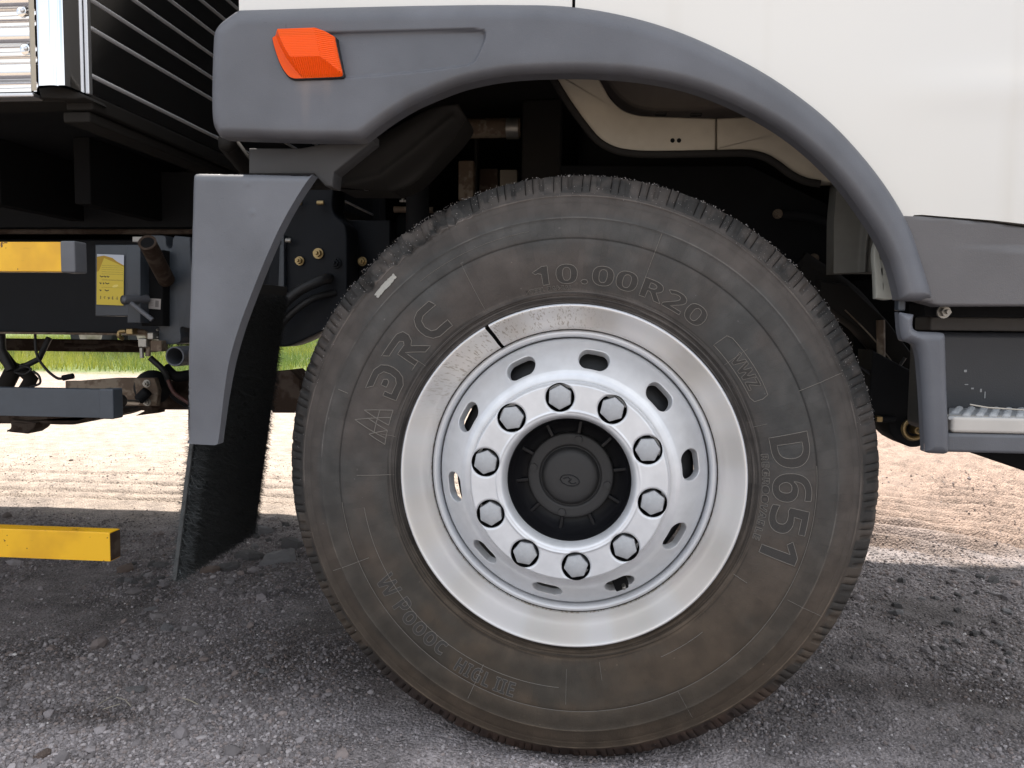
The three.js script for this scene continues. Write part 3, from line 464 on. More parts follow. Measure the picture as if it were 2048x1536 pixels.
{
  const discProf = [[0.243, -0.085], [0.2428, -0.066], [0.2412, -0.0605], [0.238, -0.056], [0.232, -0.0495], [0.224, -0.039], [0.214, -0.0245], [0.204, -0.009], [0.196, 0.003], [0.189, 0.0115], [0.182, 0.017], [0.174, 0.0195], [0.16, 0.02], [0.13, 0.018], [0.106, 0.012]];
  const zr = (r) => { for (let i = 0; i < discProf.length - 1; i++) { const a = discProf[i], b = discProf[i + 1]; if (r <= a[0] && r >= b[0]) return lerp(a[1], b[1], (a[0] - r) / (a[0] - b[0])); } return r > 0.243 ? -0.085 : 0.012; };
  const zs = (r) => (zr(r + 0.0015) + 2 * zr(r) + zr(r - 0.0015)) / 4;
  const holes = []; for (let k = 0; k < 10; k++) holes.push((79.4 + 36 * k) * RAD);
  const hr = 0.2085, hl = 0.0115, hR = 0.0155;
  const holeD = (r, t) => { let m = 1; for (const h of holes) { let d = t - h; d = Math.atan2(Math.sin(d), Math.cos(d)); if (Math.abs(d) > 0.25) continue; const x = Math.max(0, Math.abs(d * hr) - hl), y = r - hr; m = Math.min(m, Math.hypot(x, y) - hR); } return m; };
  const g = sheet(0.158, 0.2428, 0, Math.PI * 2, 70, 900, (r, t) => -holeD(r, t), (r, t) => [r * Math.cos(t), r * Math.sin(t), zs(r) - roundOff(Math.max(holeD(r, t), 0), 0.0025, 0.0025)]);
  tag(mesh('wheel_disc', flatUV(g), M.silver, wheel), 'silver dished disc with ten oval hand holes');
  const walls = []; 
  for (const h of holes) {
    const pos = [], idx = [], n = 56, ux = Math.cos(h), uy = Math.sin(h);
    for (let k = 0; k <= n; k++) {
      const a = k / n * Math.PI * 2, c = Math.cos(a), s = Math.sin(a);
      for (const [q, dz, dr] of [[1, -0.002, 0], [0.985, -0.006, -0.003], [0.97, -0.013, -0.0075]]) { const lx = (s * hR + clamp(s * 40, -1, 1) * hl) * q, ly = hr + c * hR * q, r = ly, t = lx / hr, zz = zs(r) + dz, rr = r + dr; const tt = h + t; pos.push(rr * Math.cos(tt), rr * Math.sin(tt), zz); }
    }
    for (let k = 0; k < n; k++) for (let j = 0; j < 2; j++) { const a = k * 3 + j, b = a + 3; idx.push(a, b, a + 1, b, b + 1, a + 1); }
    const w = new THREE.BufferGeometry(); w.setAttribute('position', new THREE.Float32BufferAttribute(pos, 3)); w.setIndex(idx); w.computeVertexNormals();
    mesh('hand_hole', metreUV(w), M.silver, wheel);
  }
  // bolt ring with ten recesses
  const nuts = []; for (let k = 0; k < 10; k++) nuts.push((96.2 + 36 * k) * RAD);
  const PCD = 0.1447, nr = 0.0243, nd = (r, t) => { let m = 1; for (const h of nuts) m = Math.min(m, Math.hypot(r * Math.cos(t) - PCD * Math.cos(h), r * Math.sin(t) - PCD * Math.sin(h)) - nr); return m; };
  const ringZ = (r, t) => 0.045 - roundOff(0.1712 - r, 0.007, 0.020) - roundOff(r - 0.1062, 0.011, 0.028) - roundOff(Math.max(nd(r, t), 0), 0.0038, 0.0035) + 0.0012 * Math.exp(-(((r - 0.121) / 0.002) ** 2));
  tag(mesh('bolt_ring', flatUV(sheet(0.1063, 0.1711, 0, Math.PI * 2, 74, 980, (r, t) => -nd(r, t), (r, t) => [r * Math.cos(t), r * Math.sin(t), ringZ(r, t)])), M.silver, wheel), 'flat silver ring with ten round nut recesses');
  const cupG = lathe([[nr, 0.0418], [nr - 0.0004, 0.02], [0.0, 0.018]], 40), capPos = [], capIdx = [], N = 72, rings = [[0, 0.004], [0.2, 0.0039], [0.4, 0.0035], [0.6, 0.0027], [0.75, 0.0018], [0.86, 0.0009], [0.94, 0], [0.98, -0.0008], [1, -0.0025], [1, -0.026]];
  const hexR = (a) => { const q = ((a % (Math.PI / 3)) + Math.PI / 3) % (Math.PI / 3) - Math.PI / 6; return Math.min(0.0188 / Math.cos(q), 0.0213); };
  rings.forEach(([s, z]) => { for (let k = 0; k <= N; k++) { const a = k / N * Math.PI * 2; const rr = s * lerp(0.019, hexR(a), smooth(0.84, 0.985, s)); capPos.push(rr * Math.cos(a), rr * Math.sin(a), z); } });
  for (let j = 0; j < rings.length - 1; j++) for (let k = 0; k < N; k++) { const a = j * (N + 1) + k, b = a + N + 1; capIdx.push(a, b, b + 1, a, b + 1, a + 1); }
  const capG = new THREE.BufferGeometry(); capG.setAttribute('position', new THREE.Float32BufferAttribute(capPos, 3)); capG.setIndex(capIdx); capG.computeVertexNormals(); capG.setAttribute('uv', new THREE.Float32BufferAttribute(capPos.filter((_, i) => i % 3 < 2), 2)); const capU = capG;
  const turn = [0.5, 0.15, 0.35, 0.6, 0.9, 0.2, 0.75, 0.4, 0.05, 0.3];
  nuts.forEach((h, k) => {
    const x = PCD * Math.cos(h), y = PCD * Math.sin(h);
    const c = mesh('nut_recess', cupG, M.black, wheel); c.position.set(x, y, 0);
    const n = mesh('lug_nut', capU, M.nutGrey, wheel); n.position.set(x, y, 0.043); n.scale.set(0.98, 0.98, 1); n.rotation.z = turn[k];
  });
  // hub
  tag(mesh('hub_bowl', lathe(fine([[0.1063, 0.02], [0.1055, 0.005], [0.103, -0.012], [0.098, -0.026], [0.088, -0.036], [0.074, -0.04], [0.05, -0.04], [0.0001, -0.04]], 4), 140), M.hub, wheel), 'black recessed hub bowl');
  for (let k = 0; k < 10; k++) { const a = (80 + 36 * k) * RAD, g2 = box(0.072, 0.1005, -0.0035, 0.0035, -0.042, -0.027, 0.002); const o = mesh('hub_rib', g2, M.hub, wheel); o.rotation.z = a; }
  tag(mesh('hub_cap', lathe(fine([[0.0762, -0.044], [0.0762, -0.026], [0.0752, -0.0215], [0.0725, -0.020], [0.062, -0.0198], [0.056, -0.0202], [0.053, -0.0235], [0.0515, -0.0235], [0.049, -0.017], [0.045, -0.0125], [0.036, -0.0095], [0.02, -0.0082], [0.0001, -0.008]], 4), 140), M.hubDust, wheel), 'dusty black hub cap with a small oval emblem');
  for (const d of [78, 168, 258, 348]) { const g3 = new THREE.CylinderGeometry(0.0062, 0.0066, 0.005, 20).rotateX(Math.PI / 2); g3.translate(0.0665 * Math.cos(d * RAD), 0.0665 * Math.sin(d * RAD), -0.0185); mesh('cap_bolt', metreUV(g3), M.hubDust, wheel); }
  const oval = []; for (let k = 0; k < 40; k++) { const a = k / 40 * Math.PI * 2; oval.push(V(0.0165 * Math.cos(a) , -0.006 + 0.0095 * Math.sin(a) - 0.002 * Math.cos(a), -0.0076)); }
  const stroke = (l) => hose(l.map(([x, y]) => V(x, y - 0.006, -0.0076)), 0.0009, 6);
  mesh('emblem', join([hose(oval, 0.0009, 6, true), stroke([[-0.012, 0.003], [-0.003, 0.0055], [0.002, 0.001], [-0.003, -0.003]]), stroke([[0.011, -0.004], [0.003, -0.006], [-0.002, -0.001], [0.003, 0.003]])]), M.hub, wheel);
  // valve, balance clip, brake drum
  const va = -64.5 * RAD, vx = 0.209 * Math.cos(va), vy = 0.209 * Math.sin(va);
  const vb = mesh('valve_bracket', box(-0.012, 0.012, -0.014, 0.014, -0.05, -0.022, 0.003), M.black, wheel); vb.position.set(vx, vy, 0); vb.rotation.z = 0.4;
  mesh('valve', hose([V(vx + 0.002, vy + 0.004, -0.08), V(vx + 0.006, vy - 0.003, -0.03), V(vx + 0.008, vy - 0.006, -0.012)], 0.0034, 10), M.zinc, wheel);
  const ca = 101.5 * RAD, clip = mesh('balance_clip', box(-0.013, 0.013, -0.0045, 0.0045, -0.052, -0.044, 0.003), M.tread, wheel); clip.position.set(0.2655 * Math.cos(ca), 0.2655 * Math.sin(ca), 0); clip.rotation.z = ca - Math.PI / 2;
  mesh('brake_drum', lathe([[0.05, -0.045], [0.19, -0.065], [0.212, -0.075], [0.219, -0.095], [0.219, -0.24], [0.05, -0.25]], 80), M.drum, wheel);
}
// ---- wheel arch fender
{
  const zf = 0.06, px = S(zf);
  const outer = outline([[428, 262], [423, 235], [422, 160], [425, 75]], [[425, 75], [428, 62], [440, 45], [470, 22]], [[470, 22], [480, 18]], [[480, 18], [700, 13], [1000, 9], [1140, 13], [1250, 31], [1350, 60], [1450, 103], [1550, 158], [1650, 232], [1720, 303], [1780, 381], [1822, 455], [1846, 525], [1867, 592]], [[1867, 592], [1866, 600], [1858, 602]]);
  const inner = outline([[1858, 602], [1812, 601], [1800, 599]], [[1800, 599], [1795, 575], [1781, 525], [1757, 474], [1725, 425], [1680, 365], [1620, 305], [1560, 259], [1500, 224], [1440, 196], [1370, 172], [1290, 156], [1200, 148], [1100, 147], [1010, 153], [930, 169], [870, 191], [820, 214], [775, 242], [735, 272]], [[735, 272], [724, 278], [705, 280]], [[705, 280], [600, 279], [450, 274]], [[450, 274], [435, 271], [428, 262]]);
  const A = toWorld(outer, zf - 0.02), B = toWorld(inner, zf - 0.014), poly = [...A, ...B.slice(1, -1)];
  const pocket = toWorld(outline([[600, 66], [760, 62], [940, 59], [958, 60]], [[958, 60], [969, 63], [971, 74], [962, 100], [948, 125], [934, 132]], [[934, 132], [860, 142], [760, 152], [640, 159], [600, 158]], [[600, 158], [600, 66]]), zf);
  const Btop = B;
  const height = (x, y) => {
    const io = inside(x, y, poly) ? 1 : -1, dA = io * segDist(x, y, A, false), dB = io * segDist(x, y, Btop, false);
    const right = smooth(0.3, 0.55, x);
    let z = zf + 0.004 * Math.sin((x + 0.6) * 3) - roundOff(Math.abs(dA) > Math.abs(dB) ? Math.abs(dA) : dA, lerp(0.034, 0.03, right), 0.026) - roundOff(Math.abs(dB) > Math.abs(dA) ? Math.abs(dB) : dB, 0.014, 0.018);
    const dp = -signed(x, y, pocket);
    if (dp > -0.004) { const q = PYtop(x, y); z -= smooth(-0.0016, 0.0034, dp) * lerp(0.0048, 0.0095, q); }
    return z;
  };
  const yt = P(800, 60, zf).y, yb = P(800, 152, zf).y, PYtop = (x, y) => clamp((y - yb) / (yt - yb));
  const stain = (x, y) => {
    const X = x * px + 1190, Y = 650 - (y - EYE.y) * px, n = fbm(x * 60, y * 9, 3, 0, 201);
    let s = 0; if (Y > 150) s = smooth(205, 160, Y) * smooth(575, 590, X) * smooth(665, 650, X) * 0.5 + smooth(14, 2, Math.abs(X - 597 - n * 8)) * smooth(275, 200, Y) * 0.35 + smooth(9, 1, Math.abs(X - 640 - n * 10)) * smooth(230, 160, Y) * 0.2;
    const edge = smooth(0.03, 0.0, segDist(x, y, Btop, false)) * (0.3 + 0.7 * n);
    const c = mix3([1, 1, 1], [1.7, 1.4, 1.2], clamp(s)); return mix3(c, [0.75, 0.66, 0.55], edge * 0.55);
  };
  const f = tag(mesh('wheel_arch_fender', relief(poly, 0.0028, height, 0.012, stain), M.plastic, truck), 'grey moulded fender curving over the wheel');
  // marker lamp
  const lz = 0.064, lampPx = outline([[550, 61], [634, 58]], [[634, 58], [650, 62], [664, 70], [671, 76]], [[671, 76], [680, 118], [687, 148]], [[687, 148], [686, 153], [680, 155]], [[680, 155], [600, 158], [590, 158]], [[590, 158], [580, 154], [565, 134], [552, 100], [545, 72]], [[545, 72], [546, 64], [550, 61]]);
  const L = lampPx.map(([x, y]) => { const p = P(x, y, lz + 0.016 * clamp((78 - y) / 12)); return [p.x, p.y]; }), cL = L.reduce((a, q) => [a[0] + q[0] / L.length, a[1] + q[1] / L.length], [0, 0]);
  const big = L.map((q) => [cL[0] + (q[0] - cL[0]) * 1.03, cL[1] + (q[1] - cL[1]) * 1.045 - 0.0006]);
  M.lens = mat('orange lamp lens', [1.0, 0.11, 0.0], 0.3, { specularIntensity: 0.5, transmission: 0.2, thickness: 0 });
  M.lensBack = mat('orange reflector', [1.0, 0.12, 0.0], 0.4);
  const lamp = tag(mesh('marker_lamp', relief(big, 0.002, (x, y) => lz + 0.0035 - roundOff(-signed(x, y, big), 0.003, 0.003), 0.05), M.rubberHose, f), 'orange side marker lamp in a black seal');
  const e = P(560, 63, lz), r1 = P(638, 63, lz), b1 = P(600, 113, lz), b0 = P(600, 156, lz), s1 = P(648, 110, lz), s0 = P(683, 148, lz), l1 = P(573, 110, lz), l0 = P(552, 110, lz);
  const y0 = P(600, 157, lz).y, yf = P(600, 112.5, lz + 0.023).y;
  const lh = (x, y) => {
    const Y = 650 - (y - EYE.y) * S(lz), X = 1190 + x * S(lz), hz = 0.019;
    const lo = (y - y0) / (yf - y0), rt = ((686 - 0.22 * (150 - Y)) - X) / 40, lf = (X - (543 + 0.33 * Math.max(0, Y - 74) + 0.0042 * Math.max(0, Y - 82) ** 2)) / 12;
    const m = Math.min(1, lo, rt, lf); let z = lz + 0.004 + hz * clamp(m);
    if (m < 0.99 && m > 0.02) { if (m === lo) z += 0.0007 * Math.sin((X - 620 + (X - 620) * (Y - 112) * 0.006) * 1.25); else if (m === rt) z += 0.0005 * Math.sin(Y * 1.6); }
    else if (m >= 0.99) z += 0.00012 * Math.sin(Y * 1.9);
    return z;
  };
  mesh('lamp_lens', relief(L, 0.0008, lh, 0.062), M.lens, f).userData.label = 'orange ribbed lens';
  const inn = L.map((q) => [cL[0] + (q[0] - cL[0]) * 0.9, cL[1] + (q[1] - cL[1]) * 0.86]);
  mesh('lamp_reflector', relief(inn, 0.003, (x, y) => Math.min(lz + 0.0055, lh(x, y) - 0.002), 0.063), M.lensBack, f);
}
// ---- cab
const cab = {};
{
  const zp = 0.034, dent = (x, y) => zp + 0.006 * Math.sin(x * 2.2 + 0.4) * Math.sin(y * 2.6) + 0.003 * (fbm(x * 2.6, y * 2.9, 2, 0, 211) - 0.5) + 0.0035 * Math.exp(-(((y - 1.145) / 0.035) ** 2)) * smooth(0.4, 0.62, x);
  const grimeShade = (x, y) => { const low = smooth(1.25, 0.9, y) * (0.4 + 0.6 * fbm(x * 5, y * 3, 4, 0, 215)), run = smooth(0.62, 0.8, fbm(x * 26, y * 1.6, 3, 0, 217)) * smooth(1.6, 1.0, y), a = fbm(x * 2.2, y * 2, 3, 0, 219); return mix3([1.04, 1.04, 1.03], [0.86, 0.82, 0.75], clamp(0.55 * low + 0.25 * run + 0.35 * (a - 0.45))); };  // low grime and runs, strengthened to paint in the panel's warm grey shading
  const gap = P(1146, 10, zp).x, w = (px, py) => { const p = P(px, py, zp); return [p.x, p.y]; };
  const rearX = w(479, 60)[0];
  const rear = [[rearX, w(479, 200)[1]], [rearX, 2.9], [gap - 0.003, 2.9], w(1143, 100), w(1100, 90), w(900, 90), w(760, 150)];
  const bottom = [w(1828, 429), w(1900, 435), w(1980, 441), w(2060, 450), [1.3, w(2060, 450)[1] - 0.01]];
  const door = [[gap + 0.003, 2.9], [1.3, 2.9], ...bottom.slice().reverse(), w(1800, 455), ...toWorld([[1730, 345], [1640, 250], [1540, 180], [1440, 125], [1340, 88], [1240, 60], [1150, 45]], zp)];
  tag(mesh('cab_rear_panel', relief(rear, 0.012, dent, 0.01, grimeShade), M.paint, truck), 'white cab side panel behind the door gap');
  tag(mesh('cab_door_panel', relief(door, 0.012, dent, 0.01, grimeShade), M.paint, truck), 'white cab side panel sweeping round the fender');
  const sp = [w(1780, 428), w(1900, 438), w(1980, 445), w(2060, 455), [1.3, w(2060, 455)[1] - 0.01], [1.3, w(2060, 612)[1]], w(2060, 612), w(1878, 613), w(1868, 610), w(1830, 600), w(1800, 520)];
  tag(mesh('lower_skirt', relief(sp, 0.006, (x, y) => zp + 0.006 - 0.010 * smooth(0, 0.012, y - w(1950, 505)[1] + 0.04 * (x - 0.66)) * smooth(0.55, 0.75, x) - roundOff(-signed(x, y, sp), 0.003, 0.003), 0.0), M.skirt, truck), 'grey plastic skirt below the white panel');
  // shell behind: roof, back wall, far side, front
  const xb = rearX + 0.004, back2 = mat('shade darkened cab back wall', [0.05, 0.05, 0.052], 0.6);  // wall colour darkened to stand for the unlit gap and its dark reflection
  mesh('cab_back_wall', box(xb, xb + 0.03, 1.16, 2.9, -2.4, 0.012), back2, truck);
  mesh('cab_roof', box(rearX, 1.32, 2.9, 2.95, -2.42, 0.03, 0.01), M.stepWhite, truck);
  mesh('cab_far_side', box(rearX, 1.32, 1.3, 2.9, -2.44, -2.41), M.stepWhite, truck);
  mesh('cab_front', box(1.3, 1.34, 1.25, 2.92, -2.43, 0.03, 0.01), M.stepWhite, truck);
  mesh('cab_floor', box(rearX, 1.3, 1.30, 1.33, -2.4, -0.32), M.darkWarm, truck);
  // gap line filler so that the joint is dark
  mesh('door_seal', box(gap - 0.012, gap + 0.012, w(1143, 90)[1], 2.9, -0.02, 0.012), M.black, truck);
}
// ---- inside the wheel arch: pressed floor frame
{
  const z = -0.2, up = [[1186, 138], [1200, 160], [1222, 198], [1246, 219], [1275, 229], [1310, 232]], lo = [[1676, 364], [1640, 364], [1612, 359], [1585, 347], [1550, 322], [1528, 310], [1498, 303], [1440, 303], [1300, 305], [1262, 303], [1228, 296], [1196, 278], [1165, 242], [1135, 200], [1098, 140]];
  const split = 1433;
  const a = outline(up, [[310 + 1000, 232], [split - 1, 236]], [[split - 1, 236], [split - 1, 304]], [[split - 1, 304], [1300, 305], [1262, 303], [1228, 296], [1196, 278], [1165, 242], [1135, 200], [1098, 140]], [[1098, 140], [1186, 138]]);
  const b = outline([[split + 1, 236], [1530, 232], [1690, 235]], [[1690, 235], [1676, 364]], lo.slice(0, 8).concat([[split + 1, 303]]), [[split + 1, 303], [split + 1, 236]]);
  const h1 = P(1345, 281, z), h2 = P(1358, 281, z);
  const f = tag(mesh('floor_frame', prism(a, z, z - 0.045, 0.006, []), M.cream, truck), 'cream pressed frame inside the wheel arch with two small holes');
  mesh('floor_frame', prism(b, z - 0.002, z - 0.045, 0.006), M.cream, truck);
  for (const h of [h1, h2]) { const c = new THREE.CylinderGeometry(0.0042, 0.0042, 0.002, 20).rotateX(Math.PI / 2); c.translate(h.x, h.y, z + 0.0002); mesh('frame_hole', metreUV(c), M.black, f); }
  const lip = lo.slice(1).map(([x, y]) => P(x, y + 4, z + 0.002)); mesh('frame_lip', hose(curve(lip, 60), 0.0075, 8), M.darkWarm, truck);
  const hz = mat('dull brown grey floor pan', [0.17, 0.145, 0.125], 0.65, { map: rep(T.mottle, 3) });
  const pan = outline([[1188, 120], [1212, 160], [1240, 195], [1270, 214], [1330, 222], [1440, 218], [1560, 224]], [[1560, 224], [1560, 120]], [[1560, 120], [1188, 120]]);
  mesh('floor_pan', prism(pan, -0.31, -0.4, 0.012), hz, truck);
  for (const [x, y] of [[1322, 226], [1393, 228]]) { const p = P(x, y, z + 0.001); mesh('pan_plug', box(p.x - 0.011, p.x + 0.011, p.y - 0.0025, p.y + 0.0025, z - 0.012, z + 0.001, 0.002), M.darkWarm, f); }
  // ribbed inner door pillar at the right
  const rib = toWorld([[1676, 345], [1788, 345], [1788, 545], [1720, 545], [1667, 547], [1668, 440]], -0.2);
  mesh('pillar_lining', relief(rib, 0.004, (x, y) => { const X = 1190 + x * S(-0.2); return -0.2 + 0.013 * (Math.exp(-(((X - 1702 - (650 - (y - EYE.y) * S(-0.2) - 440) * -0.03) / 5) ** 2)) + Math.exp(-(((X - 1738) / 5) ** 2))) + 0.05 * smooth(1700, 1790, X); }, -0.25), mat('grey green lining', [0.15, 0.148, 0.132], 0.7, { map: rep(T.mottle, 4) }), truck);
  const sill = outline([[1757, 470], [1772, 505], [1786, 545], [1797, 596]], [[1797, 596], [1775, 600], [1752, 597]], [[1752, 597], [1750, 545], [1748, 500], [1757, 470]]);
  mesh('door_sill', prism(sill, -0.03, -0.05, 0.004), M.innerWhite, truck);
  mesh('sill_edge', hose(curve([P(1749, 455, 0.0), P(1760, 490, 0.0), P(1771, 530, 0.0)], 12), 0.0014, 6), M.innerWhite, truck);
}
// ---- mudguard panel behind the wheel and brush mud flap
{
  const z = 0.045, lf = [[374, 886], [372, 880], [378, 690], [383, 500], [387, 358]], cv = [[629, 350], [601, 392], [567, 452], [536, 520], [508, 590], [484, 655], [465, 720], [452, 785], [443, 845], [438, 882]];
  const o = outline(lf, [[387, 358], [388, 350], [396, 347]], [[396, 347], [629, 350]], cv, [[438, 882], [437, 888], [430, 890]], [[430, 890], [374, 887]]);
  const ze = z - 0.014, poly = toWorld(o, ze), left = toWorld([...lf.slice(1), [388, 350], [396, 347], [620, 349]], ze);
  const edgeD = (x, y) => { const d = segDist(x, y, left, false); return d < 0.006 && !inside(x, y, poly) ? -d : d; };
  const g = relief(poly, 0.0035, (x, y) => { const X = 1190 + x * S(z), Y = 650 - (y - EYE.y) * S(z); return z + 0.002 * Math.sin(y * 5) - roundOff(edgeD(x, y), 0.015, 0.016) - 0.012 * smooth(700, 890, Y) + 0.0012 * (Math.exp(-(((X - 477) ** 2 + (Y - 368) ** 2) / 40)) + Math.exp(-(((X - 487) ** 2 + (Y - 427) ** 2) / 40))); }, 0.012, () => [1.12, 1.12, 1.1]);
  tag(mesh('mudguard_panel', g, M.plastic, truck), 'grey mudguard panel with a curved front edge behind the wheel');
  // flap in a plane across the truck
  const hang = P(386, 880, 0.0), low = P(351, 1158, 0.0), xf = 0, far = -0.36;
  const yTop = 0.3, yLow = -hang.distanceTo(low), plate = box(xf - 0.004, xf + 0.002, yLow, yTop, far, 0.0, 0.002);
  const flap = tag(mesh('mud_flap', plate, mat('black flap', [0.016, 0.018, 0.019], 0.75, { map: rep(T.mottle, 3) }), truck), 'black spray suppression flap covered in bristles');
  flap.position.copy(hang); flap.rotation.z = Math.atan2(low.x - hang.x, hang.y - low.y);
  const br = new THREE.CylinderGeometry(0.25, 0.6, 1, 4, 3, true); br.translate(0, 0.5, 0); { const p = br.attributes.position; for (let i = 0; i < p.count; i++) { const y = p.getY(i); p.setX(i, p.getX(i) + 4 * y * y); } br.computeVertexNormals(); }
  const N = 60000, I = new THREE.InstancedMesh(br, mat('flap bristle', [0.022, 0.024, 0.025], 0.7), N), d = new THREE.Object3D();
  for (let k = 0; k < N; k++) { const edge = k < 4500, zz = edge ? -0.002 - 0.028 * rnd() : lerp(far, -0.02, rnd()) + (rnd() < 0.1 ? -0.006 * rnd() : 0), y = lerp(yLow - 0.004, yTop - 0.02, rnd()); d.position.set(xf + 0.0015, y, zz); d.rotation.set((rnd() - 0.5) * 1.5, rnd() * 6.28, -Math.PI / 2 + (rnd() - 0.5) * 0.9); d.scale.set(0.0008, edge ? 0.012 + 0.014 * rnd() : 0.007 + 0.009 * rnd(), 0.0008); d.updateMatrix(); I.setMatrixAt(k, d.matrix); const l = edge ? 1.5 + 5 * rnd() * rnd() : 0.6 + 0.7 * rnd(); I.setColorAt(k, col(l, l, l * 0.97)); }
  I.name = 'bristles'; I.userData.kind = 'stuff'; I.castShadow = I.receiveShadow = true; flap.add(I);
  mesh('flap_edge_strip', box(xf - 0.005, xf + 0.003, yLow - 0.002, yTop, 0.0, 0.004, 0.0015), mat('grey flap edge', [0.055, 0.058, 0.058], 0.7), flap);
}
// ---- lower arch piece and cab step at the right
{
  const z = 0.06, o = outline([[1797, 624], [1827, 629]], [[1827, 629], [1825, 650], [1827, 658], [1836, 663]], [[1836, 663], [1880, 665]], [[1880, 665], [1888, 668], [1890, 676]], [[1890, 676], [1893, 780], [1897, 880], [1897, 898]], [[1897, 898], [1895, 905], [1888, 908]], [[1888, 908], [1856, 906]], [[1856, 906], [1849, 903], [1849, 895]], [[1849, 895], [1842, 770], [1835, 705], [1829, 690], [1818, 684]], [[1818, 684], [1806, 681], [1801, 668], [1797, 624]]);
  const poly = toWorld(o, z - 0.012);
  tag(mesh('lower_arch_piece', relief(poly, 0.0025, (x, y) => z - roundOff(-signed(x, y, poly), 0.014, 0.013), 0.03, () => [0.95, 0.95, 0.95]), M.plastic, truck), 'grey lower arch piece beside the step');
  const w = (px, py, zz) => P(px, py, zz), x0 = w(1893, 850, 0.03).x, x1 = 1.3;
  const st = tag(mesh('step_board', box(x0 - 0.004, x1, w(1950, 906, 0.04).y, w(1950, 868, 0.04).y, 0.0, 0.04, 0.006), M.plasticPlain, truck), 'grey step board with a white strip and studded tread');
  mesh('step_strip', box(w(1903, 850, 0.036).x, x1, w(1960, 867, 0.036).y, w(1960, 834, 0.036).y, 0.0, 0.036, 0.006), M.stepWhite, st);
  const ty = w(1960, 834, 0.034).y, leftAt = (z) => w(1896, 850, z).x, tpG = prismW([[leftAt(0.034), -0.034], [x1, -0.034], [x1, 0.17], [leftAt(-0.17), 0.17]], 0, -0.006, 0.002).rotateX(-Math.PI / 2); tpG.scale(1, 1, 1); const tp = mesh('tread_plate', metreUV(tpG), M.tread, st); tp.position.y = ty;
  const studs = []; for (let i = 0; i < 34; i++) for (let j = 0; j < 9; j++) { const c = new THREE.SphereGeometry(0.0075, 8, 5, 0, Math.PI * 2, 0, Math.PI / 2); c.scale(1, 0.75, 0.55); const sx = x0 + 0.012 + i * 0.021 + (j % 2) * 0.0105, sz = 0.022 - j * 0.021; c.translate(sx, ty - 0.0005, sz); if (sx > leftAt(sz) + 0.009) studs.push(c); }
  const sm = mesh('tread_studs', join(studs), M.tread, st); sm.userData.kind = 'stuff';
  tag(mesh('step_riser', box(w(1850, 700, -0.12).x, x1, w(1950, 830, -0.12).y - 0.03, w(1950, 664, -0.12).y, -0.2, -0.12, 0.012), M.riser, truck), 'dark slate step riser with small scratches');
  mesh('riser_top', box(w(1858, 650, -0.13).x, x1, w(1950, 664, -0.13).y + 0.002, w(1950, 634, -0.13).y, -0.2, -0.125, 0.004), mat('dusty brown grey strip', [0.07, 0.065, 0.06], 0.7, { map: rep(T.mottle, 4) }), truck);
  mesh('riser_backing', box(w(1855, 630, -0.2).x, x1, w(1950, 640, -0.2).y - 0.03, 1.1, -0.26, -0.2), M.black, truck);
  mesh('skirt_bolt', bolt(w(1886, 624, -0.03), 0.008, 0.012), M.zinc, truck);
  mesh('skirt_bracket', box(w(1852, 620, -0.04).x, x1, w(1950, 634, -0.05).y, w(1950, 606, -0.05).y, -0.12, -0.045), M.black, truck);
  mesh('arch_tab', box(w(1797, 605, 0.02).x, w(1812, 605, 0.02).x, w(1805, 622, 0.02).y, w(1805, 598, 0.02).y, 0.0, 0.02), M.bracket, truck);
  const chips = []; for (const [px, py, a, b] of [[1931, 742, 0.0022, 0.0022], [1933, 769, 0.003, 0.0008], [1945, 777, 0.0022, 0.0014], [1962, 781, 0.0014, 0.003], [1970, 790, 0.0009, 0.006]]) { const p = w(px, py, -0.119); chips.push(box(p.x - a, p.x + a, p.y - b, p.y + b, -0.1205, -0.1188, 0.0004)); }
  mesh('riser_scratch', join(chips), M.tread, truck);
  mesh('dry_stalk', hose([w(1940, 809, 0.0), w(1975, 815, 0.0), w(2050, 820, -0.01)], 0.0013, 5), mat('pale dry stalk', [0.5, 0.46, 0.4], 0.8), truck);
  const under = [[1955, 905], [2060, 905], [2060, 946], [2030, 935]]; mesh('step_underside', prism(under, -0.05, -0.5, 0.004), M.black, truck);
}
